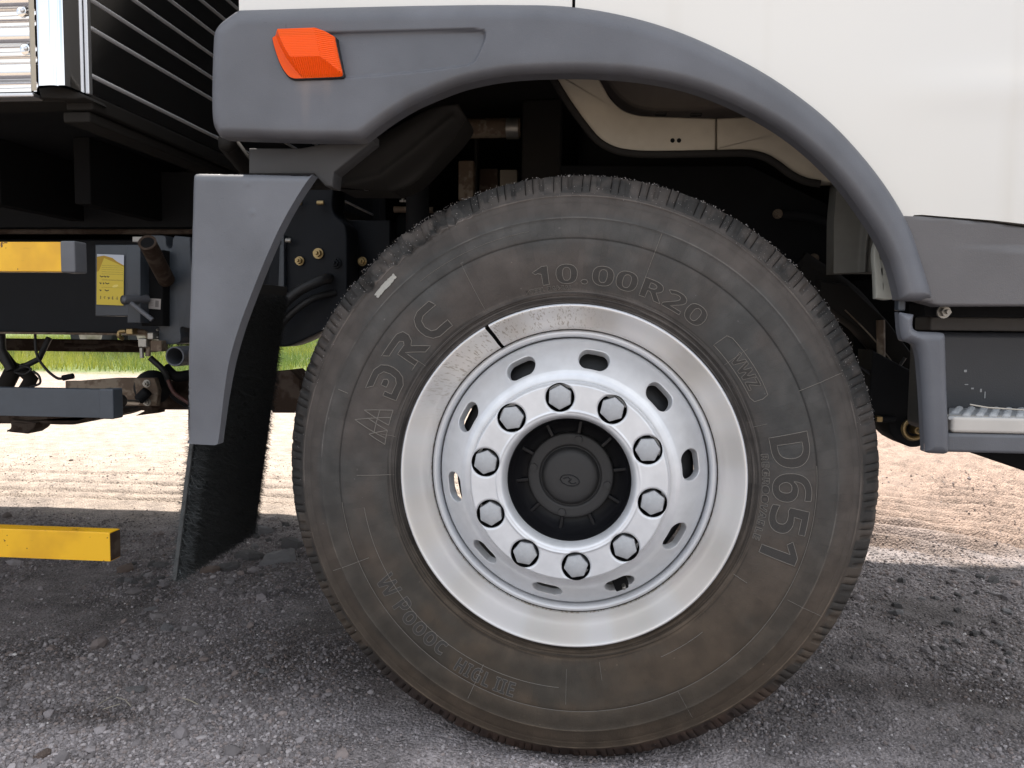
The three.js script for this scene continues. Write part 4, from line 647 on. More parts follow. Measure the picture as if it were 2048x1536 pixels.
// ---- leaf spring and shackle at the right
{
  mesh('leaf_spring', join([0, 1, 2].map((k) => hose(curve([P(1600, 520 + k * 14, -0.42), P(1700, 590 + k * 16, -0.42), P(1780, 690 + k * 20, -0.42), P(1850, 800 + k * 14, -0.42), P(1900, 850 + k * 10, -0.42)], 20), 0.022, 8))), M.darkWarm, truck);
  const edge = [P(1690, 620, -0.35), P(1740, 670, -0.35), P(1800, 745, -0.35), P(1845, 810, -0.35)]; mesh('spring_edge', hose(curve(edge, 20), 0.0016, 5), M.khaki, truck);
  mesh('air_guide', prism([[1640, 560], [1700, 570], [1775, 640], [1850, 740], [1850, 815], [1790, 740], [1720, 660], [1640, 600]], -0.36, -0.44, 0.006), M.darkWarm, truck);
  const c = P(1827, 858, -0.3), hang = outline([[1745, 700], [1860, 760]], [[1860, 760], [1862, 860], [1850, 888], [1825, 895], [1795, 882]], [[1795, 882], [1780, 866], [1776, 842]], [[1776, 842], [1745, 830], [1745, 700]]);
  const sh = tag(mesh('spring_hanger', prism(hang, -0.32, -0.42, 0.006), M.dark, truck), 'black spring hanger with a brass ringed pin');
  const ring = new THREE.TorusGeometry(0.0195, 0.0052, 12, 40); ring.translate(c.x, c.y, c.z); mesh('pin_ring', metreUV(ring), M.brass, sh);
  const pin = new THREE.CylinderGeometry(0.0075, 0.0095, 0.03, 20).rotateX(Math.PI / 2); pin.translate(c.x + 0.003, c.y - 0.001, c.z + 0.004); mesh('hanger_pin', metreUV(pin), M.brass, sh);
  const st = new THREE.CylinderGeometry(0.0042, 0.0042, 0.022, 6).rotateX(Math.PI / 2); st.translate(c.x + 0.004, c.y - 0.002, c.z + 0.022); mesh('grease_nipple', metreUV(st), M.zinc, sh);
  const nb = P(1758, 838, -0.3); mesh('shackle_nut', box(nb.x - 0.006, nb.x + 0.006, nb.y - 0.006, nb.y + 0.006, -0.315, -0.295, 0.002), M.brass, truck);
  mesh('shackle_bolt', hose([P(1735, 838, -0.31), P(1790, 838, -0.31)], 0.007, 10), M.dark, truck);
  const rod = P(1762, 740, -0.33); mesh('threaded_rod', hose([P(1761, 640, -0.34), P(1763, 765, -0.34)], 0.009, 8), M.khaki, truck);
  mesh('cross_cable', hose(curve([P(1715, 730, -0.33), P(1750, 752, -0.33), P(1785, 748, -0.33), P(1810, 715, -0.33)], 16), 0.0035, 6), M.rubberHose, truck);
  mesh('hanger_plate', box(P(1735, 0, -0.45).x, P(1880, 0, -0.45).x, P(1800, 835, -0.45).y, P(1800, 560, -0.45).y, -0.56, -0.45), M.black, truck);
}
// ---- engine bay: big dark masses, brackets and pipes
{
  const X = (px, z) => P(px, 400, z).x, Y = (py, z) => P(1000, py, z).y;
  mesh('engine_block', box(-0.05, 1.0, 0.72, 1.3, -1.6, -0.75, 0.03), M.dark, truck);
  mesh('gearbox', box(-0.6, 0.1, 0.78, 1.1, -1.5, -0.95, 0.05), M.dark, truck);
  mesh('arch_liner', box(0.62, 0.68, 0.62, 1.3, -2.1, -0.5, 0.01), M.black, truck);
  const tower = outline([[588, 372], [668, 372]], [[668, 372], [665, 415], [672, 432], [690, 450], [694, 470]], [[694, 470], [694, 640]], [[694, 640], [545, 690], [545, 480], [588, 372]]);
  const tw = tag(mesh('cab_mount_bracket', prism(tower, -0.52, -0.62, 0.006), M.frame, truck), 'blue black mounting bracket with plated bolts');
  for (const [x, y, r] of [[600, 522, 0.008], [637, 507, 0.0095], [672, 526, 0.0095], [725, 523, 0.0085]]) mesh('bracket_bolt', bolt(P(x, y, x > 700 ? -0.6 : -0.515), r, 0.012), r > 0.009 && x > 660 ? M.frame : M.brass, x > 700 ? truck : tw);
  for (const [x, y, w, m] of [[597, 406, 13, M.brass], [641, 406, 13, M.brass], [556, 484, 10, M.zinc], [577, 481, 10, M.zinc]]) mesh('bracket_pin', hose([P(x - w / 2, y, -0.5), P(x + w / 2, y, -0.5)], 0.006, 8), m, tw);
  mesh('side_plate', prism([[690, 440], [780, 440], [780, 640], [690, 640]], -0.64, -0.7, 0.004), M.frame, truck);
  mesh('mount_strap', prism([[560, 470], [568, 470], [568, 610], [555, 600]], -0.5, -0.52, 0.002), M.bracket, truck);
  mesh('wiring_hose', hose(curve([P(535, 650, -0.45), P(560, 615, -0.45), P(600, 580, -0.46), P(645, 560, -0.48), P(665, 556, -0.55)], 24), 0.013, 10), M.rubberHose, truck);
  mesh('wiring_hose', hose(curve([P(540, 690, -0.46), P(570, 640, -0.47), P(620, 600, -0.48), P(670, 585, -0.52)], 24), 0.009, 8), M.rubberHose, truck);
  // flange under the fender and the curved liner
  tag(mesh('fender_bracket', prism([[497, 296], [600, 296], [745, 268], [745, 282], [668, 345], [665, 374], [650, 372], [628, 348], [497, 348]], 0.0, -0.05, 0.004), mat('shade darkened bracket plastic', [0.05, 0.049, 0.05], 0.65, { map: rep(T.dust, 2) }), truck), 'flat grey bracket below the fender');  // bracket colour darkened to paint in the shadow below the fender
  mesh('bracket_ledge', box(P(497, 0, -0.04).x, P(640, 0, -0.04).x, P(560, 370, -0.04).y, P(560, 346, -0.04).y, -0.1, -0.05), M.darkWarm, truck);
  const ln = [[745, 268], [800, 240], [860, 212], [915, 205], [925, 228], [905, 262], [870, 300], [835, 338], [805, 362], [770, 375], [668, 374], [670, 345], [700, 322]];
  const lp = toWorld(outline(ln.slice(0, 4), ln.slice(3, 10), ln.slice(9, 11), ln.slice(10).concat([ln[0]])), -0.12);
  const lr = toWorld([[668, 345], [760, 300], [850, 240], [900, 205]], -0.12), lg = toWorld([[690, 372], [760, 352], [830, 300], [905, 240]], -0.12);
  const liner = tag(mesh('arch_liner', relief(lp, 0.004, (x, y) => -0.12 - 0.05 * smooth(0, 0.07, segDist(x, y, lr, false)) + 0.02 * Math.exp(-((segDist(x, y, lg, false) / 0.012) ** 2)) - roundOff(-signed(x, y, lp), 0.006, 0.006), -0.26), M.darkWarm, truck), 'dark dusty curved liner behind the fender');
  mesh('liner_screw', bolt(P(879, 257, -0.15), 0.006, 0.006), M.zinc, liner);
  const ty = Y(256, -0.6); mesh('cross_tube', hose([V(X(905, -0.6), ty, -0.6), V(X(1040, -0.6), ty, -0.6)], 0.024, 20), M.khaki, truck);
  mesh('cross_tube_end', hose([V(X(1012, -0.598), ty - 0.002, -0.598), V(X(1036, -0.598), ty - 0.002, -0.598)], 0.0255, 20), M.zinc, truck);
  mesh('silver_box', box(X(916, -0.62), X(947, -0.62), Y(400, -0.62), Y(320, -0.62), -0.75, -0.62, 0.004), M.khaki, truck);
  mesh('tan_label_plate', box(X(958, -0.66), X(995, -0.66), Y(400, -0.66), Y(337, -0.66), -0.7, -0.66), M.rusty, truck);
  const pl = mesh('tan_label_plate', box(X(999, -0.66), X(1034, -0.66), Y(400, -0.66), Y(339, -0.66), -0.7, -0.66), mat('tan label', [0.17, 0.145, 0.11], 0.7), truck);
  mesh('plate_frame', box(X(948, -0.65), X(954, -0.65), Y(400, -0.65), Y(240, -0.65), -0.7, -0.65), M.darkWarm, truck);
  mesh('strut_tube', hose([P(835, 352, -0.55), P(835, 520, -0.55)], 0.028, 16), M.dark, truck); const tp = P(837, 354, -0.52); mesh('strut_cap', hose([V(tp.x, tp.y - 0.007, tp.z), V(tp.x, tp.y + 0.007, tp.z)], 0.0095, 12), M.zinc, truck);
  for (const [x, y, w] of [[806, 370, 7], [806, 385, 14], [806, 402, 13]]) mesh('valve_stem', hose([P(x - w / 2, y, -0.6), P(x + w / 2, y, -0.6)], 0.0035, 6), M.zinc, truck);
  mesh('valve_stem', hose([P(806, 368, -0.6), P(806, 404, -0.6)], 0.004, 6), M.zinc, truck);
  for (const [x0, x1, y] of [[788, 818, 419], [838, 866, 420]]) mesh('pipe_piece', hose([P(x0, y, -0.62), P(x1, y, -0.62)], 0.008, 10), M.khaki, truck);
  mesh('upright_beam', box(X(1042, -0.55), X(1120, -0.55), 0.7, 1.3, -0.66, -0.55, 0.008), M.darkWarm, truck);
  mesh('block_fitting', box(X(1318, -0.6), X(1335, -0.6), Y(385, -0.6), Y(354, -0.6), -0.64, -0.6), M.khaki, truck);
  mesh('block_fitting', box(X(1250, -0.62), X(1284, -0.62), Y(385, -0.62), Y(345, -0.62), -0.66, -0.62), M.darkWarm, truck);
  for (const [x, y] of [[1555, 428], [1628, 517], [1672, 558]]) mesh('bracket_bolt', bolt(P(x, y, -0.5), 0.008, 0.01), M.khaki, truck);
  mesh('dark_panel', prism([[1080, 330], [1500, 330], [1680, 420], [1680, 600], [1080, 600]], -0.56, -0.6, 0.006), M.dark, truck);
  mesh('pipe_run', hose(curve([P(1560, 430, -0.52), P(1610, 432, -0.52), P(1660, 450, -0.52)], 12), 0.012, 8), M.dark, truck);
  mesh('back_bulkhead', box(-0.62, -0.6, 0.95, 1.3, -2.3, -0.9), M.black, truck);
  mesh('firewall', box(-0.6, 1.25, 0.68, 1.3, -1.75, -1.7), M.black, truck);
}
// ---- cargo body at the left
{
  const zc = 0.0, xr = P(178, 100, -0.05).x, yb = P(110, 171, zc).y, top = 3.45;
  const sideZc = -0.03, xs = P(71, 100, sideZc).x;
  const bodyMain = tag(mesh('cargo_body', box(-7, xr - 0.03, yb + 0.06, top, -2.44, -0.08, 0.01), M.darkSheet, truck), 'stainless steel cargo body with corrugated side and rounded corner post');
  // corrugated near side: ribs between flat bands
  const ys = [P(30, 187, sideZc).y]; const per = P(30, 24, sideZc).y - P(30, 97, sideZc).y;
  const base = P(30, 145, sideZc).y;                     // middle of a rib
  const g = sheet(0, 1, P(30, 184, sideZc).y, top, 1, 900, null, (u, y) => { let q = (y - base) / per; q -= Math.round(q); const d = Math.abs(q) * per, r = 0.0165; const rib = d < r ? 0.011 * Math.sqrt(1 - (d / r) ** 2) : 0; const step = 0.004 * smooth(0.0, 0.004, d - r) * smooth(0.030, 0.026, d); return [lerp(-7, xs, u), y, sideZc + rib - step]; });
  mesh('side_sheet', g, M.mirror, bodyMain);
  mesh('bottom_trim', box(-7, P(76, 185, sideZc).x, P(40, 195, -0.02).y, P(40, 186, -0.02).y, -0.06, -0.016, 0.003), M.satin, bodyMain);
  mesh('bottom_sill', box(-7, P(120, 195, -0.03).x, P(40, 203, -0.04).y, P(40, 193, -0.04).y, -0.12, -0.045), M.darkWarm, bodyMain);
  for (const [px, py] of [[47, 22], [54, 98]]) { const p = P(px, py, sideZc + 0.002); const dimple = new THREE.SphereGeometry(0.017, 24, 12, 0, Math.PI * 2, 0, 0.7).rotateX(Math.PI / 2); dimple.scale(0.85, 1, 0.5); dimple.translate(p.x - 0.004, p.y, p.z - 0.0055); mesh('sheet_dimple', metreUV(dimple), M.mirror, bodyMain); const s = new THREE.SphereGeometry(0.0045, 14, 8); s.scale(1, 1, 0.6); s.translate(p.x, p.y, p.z + 0.003); mesh('sheet_screw', metreUV(s), M.satin, bodyMain); }
  // rounded corner post: cross-section swept upright
  const x = (px, z) => P(px, 60, z).x;
  const prof = fine([[x(58, -0.012), -0.02], [x(60, -0.01), -0.008], [x(71, -0.008), -0.006]], 4);
  const post = fine([[x(72, -0.002), -0.012], [x(73, 0.0), -0.001], [x(85, 0.002), 0.002], [x(100, 0.003), 0.003], [x(107, 0.003), 0.001], [x(111, 0.0), -0.002], [x(115, 0.002), 0.001], [x(124, 0.002), 0.001]], 6);
  { const xa = x(124, 0.002), xb = x(170, -0.056), q = 1.3; for (let k = 1; k <= 24; k++) { const t = k / 24 * q; post.push([lerp(xa, xb, Math.sin(t) / Math.sin(q)), 0.001 - 0.056 * (1 - Math.cos(t)) / (1 - Math.cos(q))]); } }
  const sweep = (p, y0, y1) => { const h = sheet(0, p.length - 1, y0, y1, p.length - 1, 4, null, (u, y) => { const i = Math.min(p.length - 2, Math.max(0, Math.floor(u))), t = u - i; return [lerp(p[i][0], p[i + 1][0], t), y, lerp(p[i][1], p[i + 1][1], t)]; }); return h; };
  mesh('post_flange', sweep(prof, P(66, 182, -0.008).y, top), mat('dusty steel flange', [0.45, 0.39, 0.30], 0.4, { metalness: 0.6, map: rep(T.mottle, 6) }), bodyMain);
  tag(mesh('corner_post', sweep(post, yb, top), M.chrome, bodyMain), 'polished rounded corner post');
  const e0 = x(171, -0.056), e1 = x(179, -0.056); mesh('post_edge', box(e0, e1, P(175, 190, -0.056).y, top, -0.062, -0.05, 0.002), M.satin, bodyMain);
  mesh('post_foot', prism([[76, 176], [100, 172], [120, 173], [140, 178], [166, 188], [172, 196], [150, 198], [80, 196]], -0.03, -0.1, 0.004), M.darkWarm, bodyMain);
  // front face of the body, across the truck, with raised edges
  const xf = e1 - 0.004, yl = PX(180, 186, xf).y;
  mesh('front_sheet', box(xf - 0.02, xf, yl, top, -2.42, -0.063), M.darkSheet, bodyMain);
  const ry = [[180, 150], [181, 56], [182, 0]].map(([a, b]) => PX(a, b, xf).y); const s2 = 0.053; for (let k = 1; k < 14; k++) ry.push(ry[2] + s2 * k * 1.05);
  ry.forEach((y) => { mesh('front_ridge', hose([V(xf, y, -0.064), V(xf, y, -2.4)], 0.0042, 10), M.ridge2, bodyMain); });
  mesh('front_sill', box(xf - 0.05, xf + 0.004, yl - 0.03, yl - 0.002, -2.42, -0.06, 0.004), M.darkWarm, bodyMain);
  mesh('front_sill', box(xf - 0.06, xf - 0.006, yl - 0.052, yl - 0.032, -2.42, -0.065, 0.004), M.darkWarm, bodyMain);
  const l1 = PX(196, 103, xf), l2 = PX(203, 132, xf);
  // under the body
  mesh('body_underfloor', box(-7, xf - 0.06, yb - 0.0, yb + 0.05, -2.4, -0.12), M.dark, bodyMain);
  const zb = -0.5; mesh('subframe_beam', box(-7, P(420, 0, -0.72).x, P(200, 455, -0.72).y, P(200, 345, -0.72).y, -0.86, -0.72), M.dark, truck);
  for (const px of [205, 30]) mesh('cross_bearer', box(P(px - 16, 0, -0.5).x, P(px + 16, 0, -0.5).x, P(px, 420, -0.5).y, yb, -2.3, -0.4), M.black, truck);
  mesh('support_strut', hose([P(455, 285, -0.12), P(560, 420, -0.9)], 0.02, 6), M.darkWarm, truck);
  mesh('subframe_edge', hose([V(-6, P(200, 458, -0.72).y, -0.716), V(P(380, 0, -0.716).x, P(200, 464, -0.72).y, -0.716)], 0.0075, 8), M.rusty, truck);
  // added unseen block, keeps the sun out of the gap between cab and body
  mesh('added_gap_block', box(-1.0, -0.55, 0.75, 3.4, -2.42, -2.05, 0.03), M.dark, truck);
  mesh('far_tank', box(-3.4, -1.0, 0.72, 1.16, -2.44, -1.95, 0.06), M.darkWarm, truck);
  mesh('far_side_box', box(-6.8, -3.5, 0.72, 1.16, -2.44, -2.0, 0.03), M.darkWarm, truck);
}
// ---- chassis and things hanging from it
{
  const zr = -0.82, Y = (py, z) => P(200, py, z).y, X = (px, z) => P(px, 650, z).x;
  tag(mesh('chassis_rail', box(-7, 0.95, Y(667, zr), Y(478, zr), zr - 0.08, zr, 0.006), M.frame, truck), 'blue black chassis rail under the cargo body');
  mesh('lit_rail_lip', box(-7, X(330, zr), Y(670, zr), Y(665.5, zr), zr - 0.08, zr + 0.012, 0.001), M.khaki, truck);  // pale strip stands in for the lit line along the rail bottom
  mesh('chassis_rail', box(-7, 0.95, 0.765, 1.03, -1.7, -1.62, 0.006), M.frame, truck);
  tag(mesh('rusty_beam', box(-6, X(290, -1.75), Y(704, -1.75), Y(680, -1.75), -1.85, -1.75, 0.004), M.rusty, truck), 'rusty beam on the far side');
  mesh('rusty_pipe', hose(curve([P(130, 690, -1.4), P(200, 692, -1.4), P(230, 686, -1.4), P(290, 690, -1.4)], 20), 0.008, 8), M.rusty, truck);
  mesh('air_tank', hose([V(-3.6, 0.9, -1.35), V(-2.2, 0.9, -1.35)], 0.11, 24), M.dark, truck);
  // rear suspension pieces seen at the left edge
  mesh('crossed_strut', hose([P(-10, 690, -0.9), P(30, 742, -0.9)], 0.018, 8), M.dark, truck);
  mesh('crossed_strut', hose([P(32, 730, -0.9), P(4, 785, -0.9)], 0.024, 8), M.darkWarm, truck);
  mesh('crossed_strut', hose([P(40, 735, -0.9), P(62, 758, -0.9), P(45, 790, -0.9)], 0.022, 8), M.darkWarm, truck);
  mesh('crossed_strut', hose([P(98, 676, -0.88), P(78, 718, -0.88), P(30, 742, -0.88)], 0.009, 8), M.rubberHose, truck);
  mesh('crossed_strut', hose([P(0, 640, -0.86), P(2, 700, -0.86), P(22, 740, -0.86)], 0.014, 8), M.rubberHose, truck);
  mesh('brake_cable', hose(curve([P(70, 660, -0.85), P(74, 710, -0.85), P(92, 738, -0.85), P(112, 755, -0.85), P(132, 756, -0.8)], 24), 0.0042, 6), M.rubberHose, truck);
  mesh('cable_clip', hose([P(126, 756, -0.8), P(146, 752, -0.8)], 0.0085, 8), M.dark, truck);
  mesh('hanging_cable', hose(curve([P(66, 742, -0.84), P(78, 752, -0.84), P(80, 766, -0.84), P(60, 774, -0.84)], 16), 0.0035, 6), M.rubberHose, truck);
  mesh('hanging_cable', hose(curve([P(30, 745, -0.84), P(50, 748, -0.84), P(62, 738, -0.84), P(40, 730, -0.84)], 16), 0.0035, 6), M.rubberHose, truck);
  const kb = [[130, 762], [152, 762], [230, 756], [309, 756], [316, 780], [313, 812], [240, 812], [130, 812]];
  const k = tag(mesh('support_plate', prism(kb, -0.6, -0.62, 0.003), M.khaki, truck), 'dusty khaki plate with two bolts');
  for (const [x, y] of [[294, 767], [295, 804]]) mesh('plate_bolt', bolt(P(x, y, -0.6), 0.0075, 0.008), M.zinc, k);
  mesh('plate_latch', hose([P(278, 799, -0.58), P(294, 783, -0.58)], 0.014, 10), M.dark, k);
  mesh('guard_bolt', hose([P(228, 803, -0.3), P(274, 805, -0.55)], 0.007, 8), M.zinc, truck); mesh('guard_bolt', hose([P(224, 800, -0.25), P(240, 802, -0.3)], 0.016, 10), M.dark, truck);
  mesh('rubber_bush', hose([P(305, 775, -0.74), P(305, 775, -0.62)], 0.046, 24), M.rubberHose, truck);
  mesh('hose_bundle', hose(curve([P(300, 715, -0.62), P(330, 745, -0.63), P(345, 790, -0.66), P(372, 810, -0.7)], 20), 0.008, 8), M.rubberHose, truck);
  mesh('hose_bundle', hose(curve([P(330, 735, -0.66), P(350, 752, -0.66), P(380, 750, -0.68)], 14), 0.014, 8), M.dark, truck);
  mesh('hose_bundle', hose(curve([P(336, 760, -0.6), P(348, 785, -0.6), P(378, 806, -0.6)], 14), 0.0055, 8), mat('dark red hose', [0.07, 0.025, 0.02], 0.6), truck);
  mesh('axle_tube', hose([P(312, 790, -0.8), P(420, 790, -0.8), P(640, 792, -0.8)], 0.042, 24), M.rusty, truck);
  mesh('axle_lug', prism([[275, 812], [318, 812], [316, 826], [300, 828], [270, 832], [288, 822]], -0.78, -0.82, 0.003), M.rusty, truck);
  mesh('axle_lug', prism([[534, 745], [580, 740], [600, 760], [600, 826], [545, 826], [532, 800]], -0.62, -0.72, 0.004), M.rusty, truck);
  mesh('transmission_pan', prism(outline([[-30, 830], [178, 830], [186, 838]], [[186, 838], [150, 849], [120, 850], [60, 848], [-30, 848]], [[-30, 848], [-30, 830]]), -0.9, -1.2, 0.01), M.rusty, truck);
  mesh('drain_lug', prism(outline([[18, 838], [72, 846]], [[72, 846], [66, 858], [52, 868]], [[52, 868], [12, 862], [20, 856], [18, 838]]), -0.88, -0.96, 0.006), M.rusty, truck);
  mesh('drive_shaft', hose([V(-6, 0.66, -1.22), V(-0.5, 0.8, -1.22)], 0.045, 20), M.dark, truck);
  mesh('front_axle', box(-0.14, 0.1, 0.38, 0.5, -2.2, -0.35, 0.02), M.dark, truck);
  // far front wheel
  const fw = mesh('far_tyre', lathe([[0.3, -2.12], [0.4, -2.1], [0.48, -2.115], [0.52, -2.14], [0.527, -2.2], [0.527, -2.32], [0.515, -2.37], [0.4, -2.4], [0.3, -2.38]], 90), M.rubberHose, truck); fw.position.set(-0.026, 0.506, 0);
  const fr = mesh('far_rim', lathe([[0.3, -2.13], [0.27, -2.16], [0.26, -2.3], [0.05, -2.31]], 60), M.rimSteel, truck); fr.position.set(-0.026, 0.506, 0);
}
// ---- side guard rails
{
  const rail = (label, px1, yt, yb, z, m, depth, cap) => {
    const a = P(px1, yt, z), b = P(px1, yb, z), x1 = a.x, t = 0.0018, y0 = b.y, y1 = a.y, parts = [[-6, x1, y0, y1, z - t, z], [-6, x1, y0, y1, z - depth, z - depth + t], [-6, x1, y1 - t, y1 + 0.0004, z - depth + t, z - t], [-6, x1, y0 - 0.0004, y0 + t, z - depth + t, z - t]];
    const r = tag(mesh('side_guard_rail', join(parts.map((q) => box(...q, 0.0008))), m, truck), label);
    if (cap) mesh('end_cap', box(x1 - 0.01, x1 + 0.0185, y0 - 0.002, y1 + 0.002, z - depth - 0.002, z + 0.002, 0.003), cap, r);
    else { mesh('rail_end', box(x1, x1 + 0.0012, y0 + 0.0012, y1 - 0.0016, z - depth + 0.001, z - 0.0012, 0.0004), M.rusty, r); mesh('rail_lining', box(-5.9, x1 - 0.004, y0 + t, y1 - t, z - depth + t + 0.001, z - depth + t + 0.002, 0.0004), M.rusty, r); }
    return r;
  };
  rail('upper yellow side guard rail with a grey end cap', 131, 484, 543, 0.0, M.yellow, 0.034, M.plasticPlain);
  rail('middle dark grey side guard rail', 208, 780, 836, -0.02, M.bracket, 0.03, M.bracket);
  rail('lower yellow side guard rail with an open end', 219, 1066, 1123, 0.0, M.yellow, 0.034, null);
  mesh('rail_post', box(-2.4, -2.34, 0.36, 1.2, -0.08, -0.036), M.dark, truck);
}
// ---- cab tilt pump
{
  const z = -0.34;
  const main = tag(mesh('cab_tilt_pump', prism([[282, 500], [326, 500], [326, 652], [282, 652]], z - 0.02, z - 0.12, 0.004), M.black, truck), 'hand pump for tilting the cab with yellow notice and lever');
  mesh('mounting_plate', prism(outline([[300, 470], [324, 470]], [[324, 470], [331, 474], [333, 490], [338, 496], [343, 494], [345, 478], [349, 471]], [[349, 471], [380, 474]], [[380, 474], [380, 655], [362, 655], [360, 684], [318, 684], [318, 655]], [[318, 655], [300, 640], [300, 470]]), z - 0.05, z - 0.16, 0.003), M.bracket, main);
  mesh('front_box', prism([[190, 489], [280, 489], [280, 640], [254, 646], [254, 632], [190, 632]], z + 0.01, z - 0.09, 0.003), M.bracket, main);
  mesh('front_box', prism([[252, 489], [281, 489], [281, 646], [256, 646]], z + 0.016, z - 0.09, 0.003), M.bracket, main);
  const cv = document.createElement('canvas'); cv.width = 160; cv.height = 300; const c = cv.getContext('2d');
  c.fillStyle = '#c9b23e'; c.fillRect(0, 0, 160, 300);
  c.fillStyle = '#b7bcc6'; c.beginPath(); c.moveTo(0, 0); c.lineTo(160, 0); c.lineTo(160, 62); c.lineTo(118, 40); c.lineTo(92, 20); c.lineTo(42, 8); c.lineTo(0, 16); c.fill();
  c.fillStyle = '#a9861c'; c.beginPath(); c.moveTo(42, 8); c.lineTo(92, 20); c.lineTo(118, 40); c.lineTo(160, 62); c.lineTo(160, 70); c.lineTo(100, 44); c.lineTo(42, 22); c.lineTo(12, 100); c.lineTo(0, 105); c.lineTo(0, 16); c.fill();
  c.strokeStyle = 'rgba(90,80,40,0.55)'; c.lineWidth = 2.5; for (const y of [66, 78, 90, 104, 116, 150, 154, 196]) { c.beginPath(); for (let x = 30; x < 152; x += 7) { c.moveTo(x, y + (rnd() - 0.5) * 2); c.lineTo(x + 4 + 2 * rnd(), y + (rnd() - 0.5) * 2); } c.stroke(); }
  c.strokeStyle = '#2a2618'; c.lineWidth = 5; for (const [y, runs] of [[132, [[18, 40], [44, 56], [60, 74]]], [172, [[18, 28], [38, 44], [50, 74]]], [214, [[18, 28], [48, 72]]]]) for (const [a, b] of runs) { c.beginPath(); c.moveTo(a, y - 4); c.lineTo((a + b) / 2, y + 3); c.lineTo(b, y - 2); c.stroke(); }
  c.strokeStyle = 'rgba(110,98,50,0.9)'; c.lineWidth = 3; for (let k = 0; k < 5; k++) { const x = 16 + k * 24; for (let q = 0; q < 6; q++) { c.beginPath(); c.moveTo(x + 2 + rnd() * 12, 246 + rnd() * 22); c.lineTo(x + 2 + rnd() * 12, 246 + rnd() * 22); c.stroke(); } }
  c.fillStyle = 'rgba(220,205,120,0.8)'; c.beginPath(); c.ellipse(110, 186, 18, 8, -0.3, 0, 6.3); c.fill();
  const ct = new THREE.CanvasTexture(cv); ct.colorSpace = THREE.SRGBColorSpace;
  const decal = (name, pts, zz, t, label) => { const [a, b, cc, d] = pts.map(([x, y]) => P(x, y, zz)), g = new THREE.BufferGeometry(); g.setAttribute('position', new THREE.Float32BufferAttribute([a, b, cc, d].flatMap((p) => [p.x, p.y, p.z]), 3)); g.setAttribute('normal', new THREE.Float32BufferAttribute([0, 0, 1, 0, 0, 1, 0, 0, 1, 0, 0, 1], 3)); g.setAttribute('uv', new THREE.Float32BufferAttribute([0, 1, 1, 1, 1, 0, 0, 0], 2)); g.setIndex([0, 3, 2, 0, 2, 1]); mesh(name, g, mat(name, [1, 1, 1], 0.6, { map: t }), main).userData.label = label; };
  decal('notice_label', [[194, 508], [248, 510], [247, 611], [193, 609]], z + 0.0135, ct, 'torn yellow paper notice');
  const c2 = document.createElement('canvas'); c2.width = 120; c2.height = 64; const k2 = c2.getContext('2d'); k2.fillStyle = '#9a9490'; k2.fillRect(0, 0, 120, 64); k2.strokeStyle = '#333'; k2.lineWidth = 4; k2.beginPath(); k2.arc(18, 30, 8, 0, 6.3); k2.stroke(); k2.strokeStyle = 'rgba(70,66,64,0.6)'; k2.lineWidth = 2; for (const y of [14, 24, 34, 44]) { k2.beginPath(); for (let x = 38; x < 78; x += 6) { k2.moveTo(x, y); k2.lineTo(x + 4, y); } k2.stroke(); } k2.fillStyle = '#4a4646'; for (let y = 12; y < 50; y += 4) k2.fillRect(88, y, 20, 2.4);
  const ct2 = new THREE.CanvasTexture(c2); ct2.colorSpace = THREE.SRGBColorSpace;
  decal('type_label', [[281, 595], [322, 598], [321, 619], [281, 616]], z - 0.0175, ct2, 'small grey type label');
  const t0 = P(295, 486, z + 0.09), t1 = P(333, 560, z - 0.03), dir = t1.clone().sub(t0).normalize();
  mesh('pump_socket', hose([t0, t1], 0.0185, 24), M.rusty, main);
  const inner = lathe([[0.0186, 0], [0.0192, 0.002], [0.0145, 0.003], [0.0138, 0.0005]], 30); const ringM = mesh('socket_rim', inner, M.rusty, main); ringM.position.copy(t0); ringM.quaternion.setFromUnitVectors(V(0, 0, 1), dir.clone().negate());
  const bore = new THREE.CircleGeometry(0.0142, 24); const bo = mesh('socket_bore', bore, M.black, main); bo.position.copy(t0).addScaledVector(dir, -0.0008); bo.quaternion.setFromUnitVectors(V(0, 0, 1), dir.clone().negate());
  const k0 = P(247, 600, z + 0.05); mesh('lever_knob', hose([k0, k0.clone().add(V(0.02, 0.004, -0.06))], 0.0105, 20), M.plasticPlain, main);
  mesh('pump_lever', hose([P(262, 606, z + 0.04), P(305, 640, z + 0.045)], 0.0052, 12), M.plasticPlain, main);
  mesh('white_cap', prism([[264, 473], [290, 473], [290, 484], [264, 484]], z - 0.05, z - 0.08, 0.003), M.stepWhite, main);
  for (const [x, y, w, h, m] of [[258, 663, 8, 7, M.brass], [284, 686, 10, 10, M.zinc], [312, 692, 13, 12, M.khaki], [300, 672, 7, 8, M.zinc]]) { const p = P(x, y, z - 0.03); mesh('pipe_fitting', box(p.x - w / 950, p.x + w / 950, p.y - h / 950, p.y + h / 950, z - 0.06, z - 0.03, 0.003), m, main); }
  mesh('bent_pipe', hose(curve([P(252, 662, z - 0.04), P(239, 664, z - 0.04), P(238, 672, z - 0.04), P(246, 678, z - 0.05)], 14), 0.0048, 8), M.brass, main);
  mesh('bent_pipe', hose(curve([P(262, 663, z - 0.05), P(290, 665, z - 0.06), P(298, 680, z - 0.05), P(296, 712, z - 0.05)], 16), 0.006, 8), M.khaki, main);
  mesh('bent_pipe', hose([P(283, 696, z - 0.04), P(284, 716, z - 0.04)], 0.005, 8), M.zinc, main);
  for (const [x, y] of [[315, 660], [315, 675]]) { const s = new THREE.SphereGeometry(0.0035, 10, 6), p = P(x, y, z - 0.048); s.translate(p.x, p.y, p.z); mesh('plate_rivet', metreUV(s), M.zinc, main); }
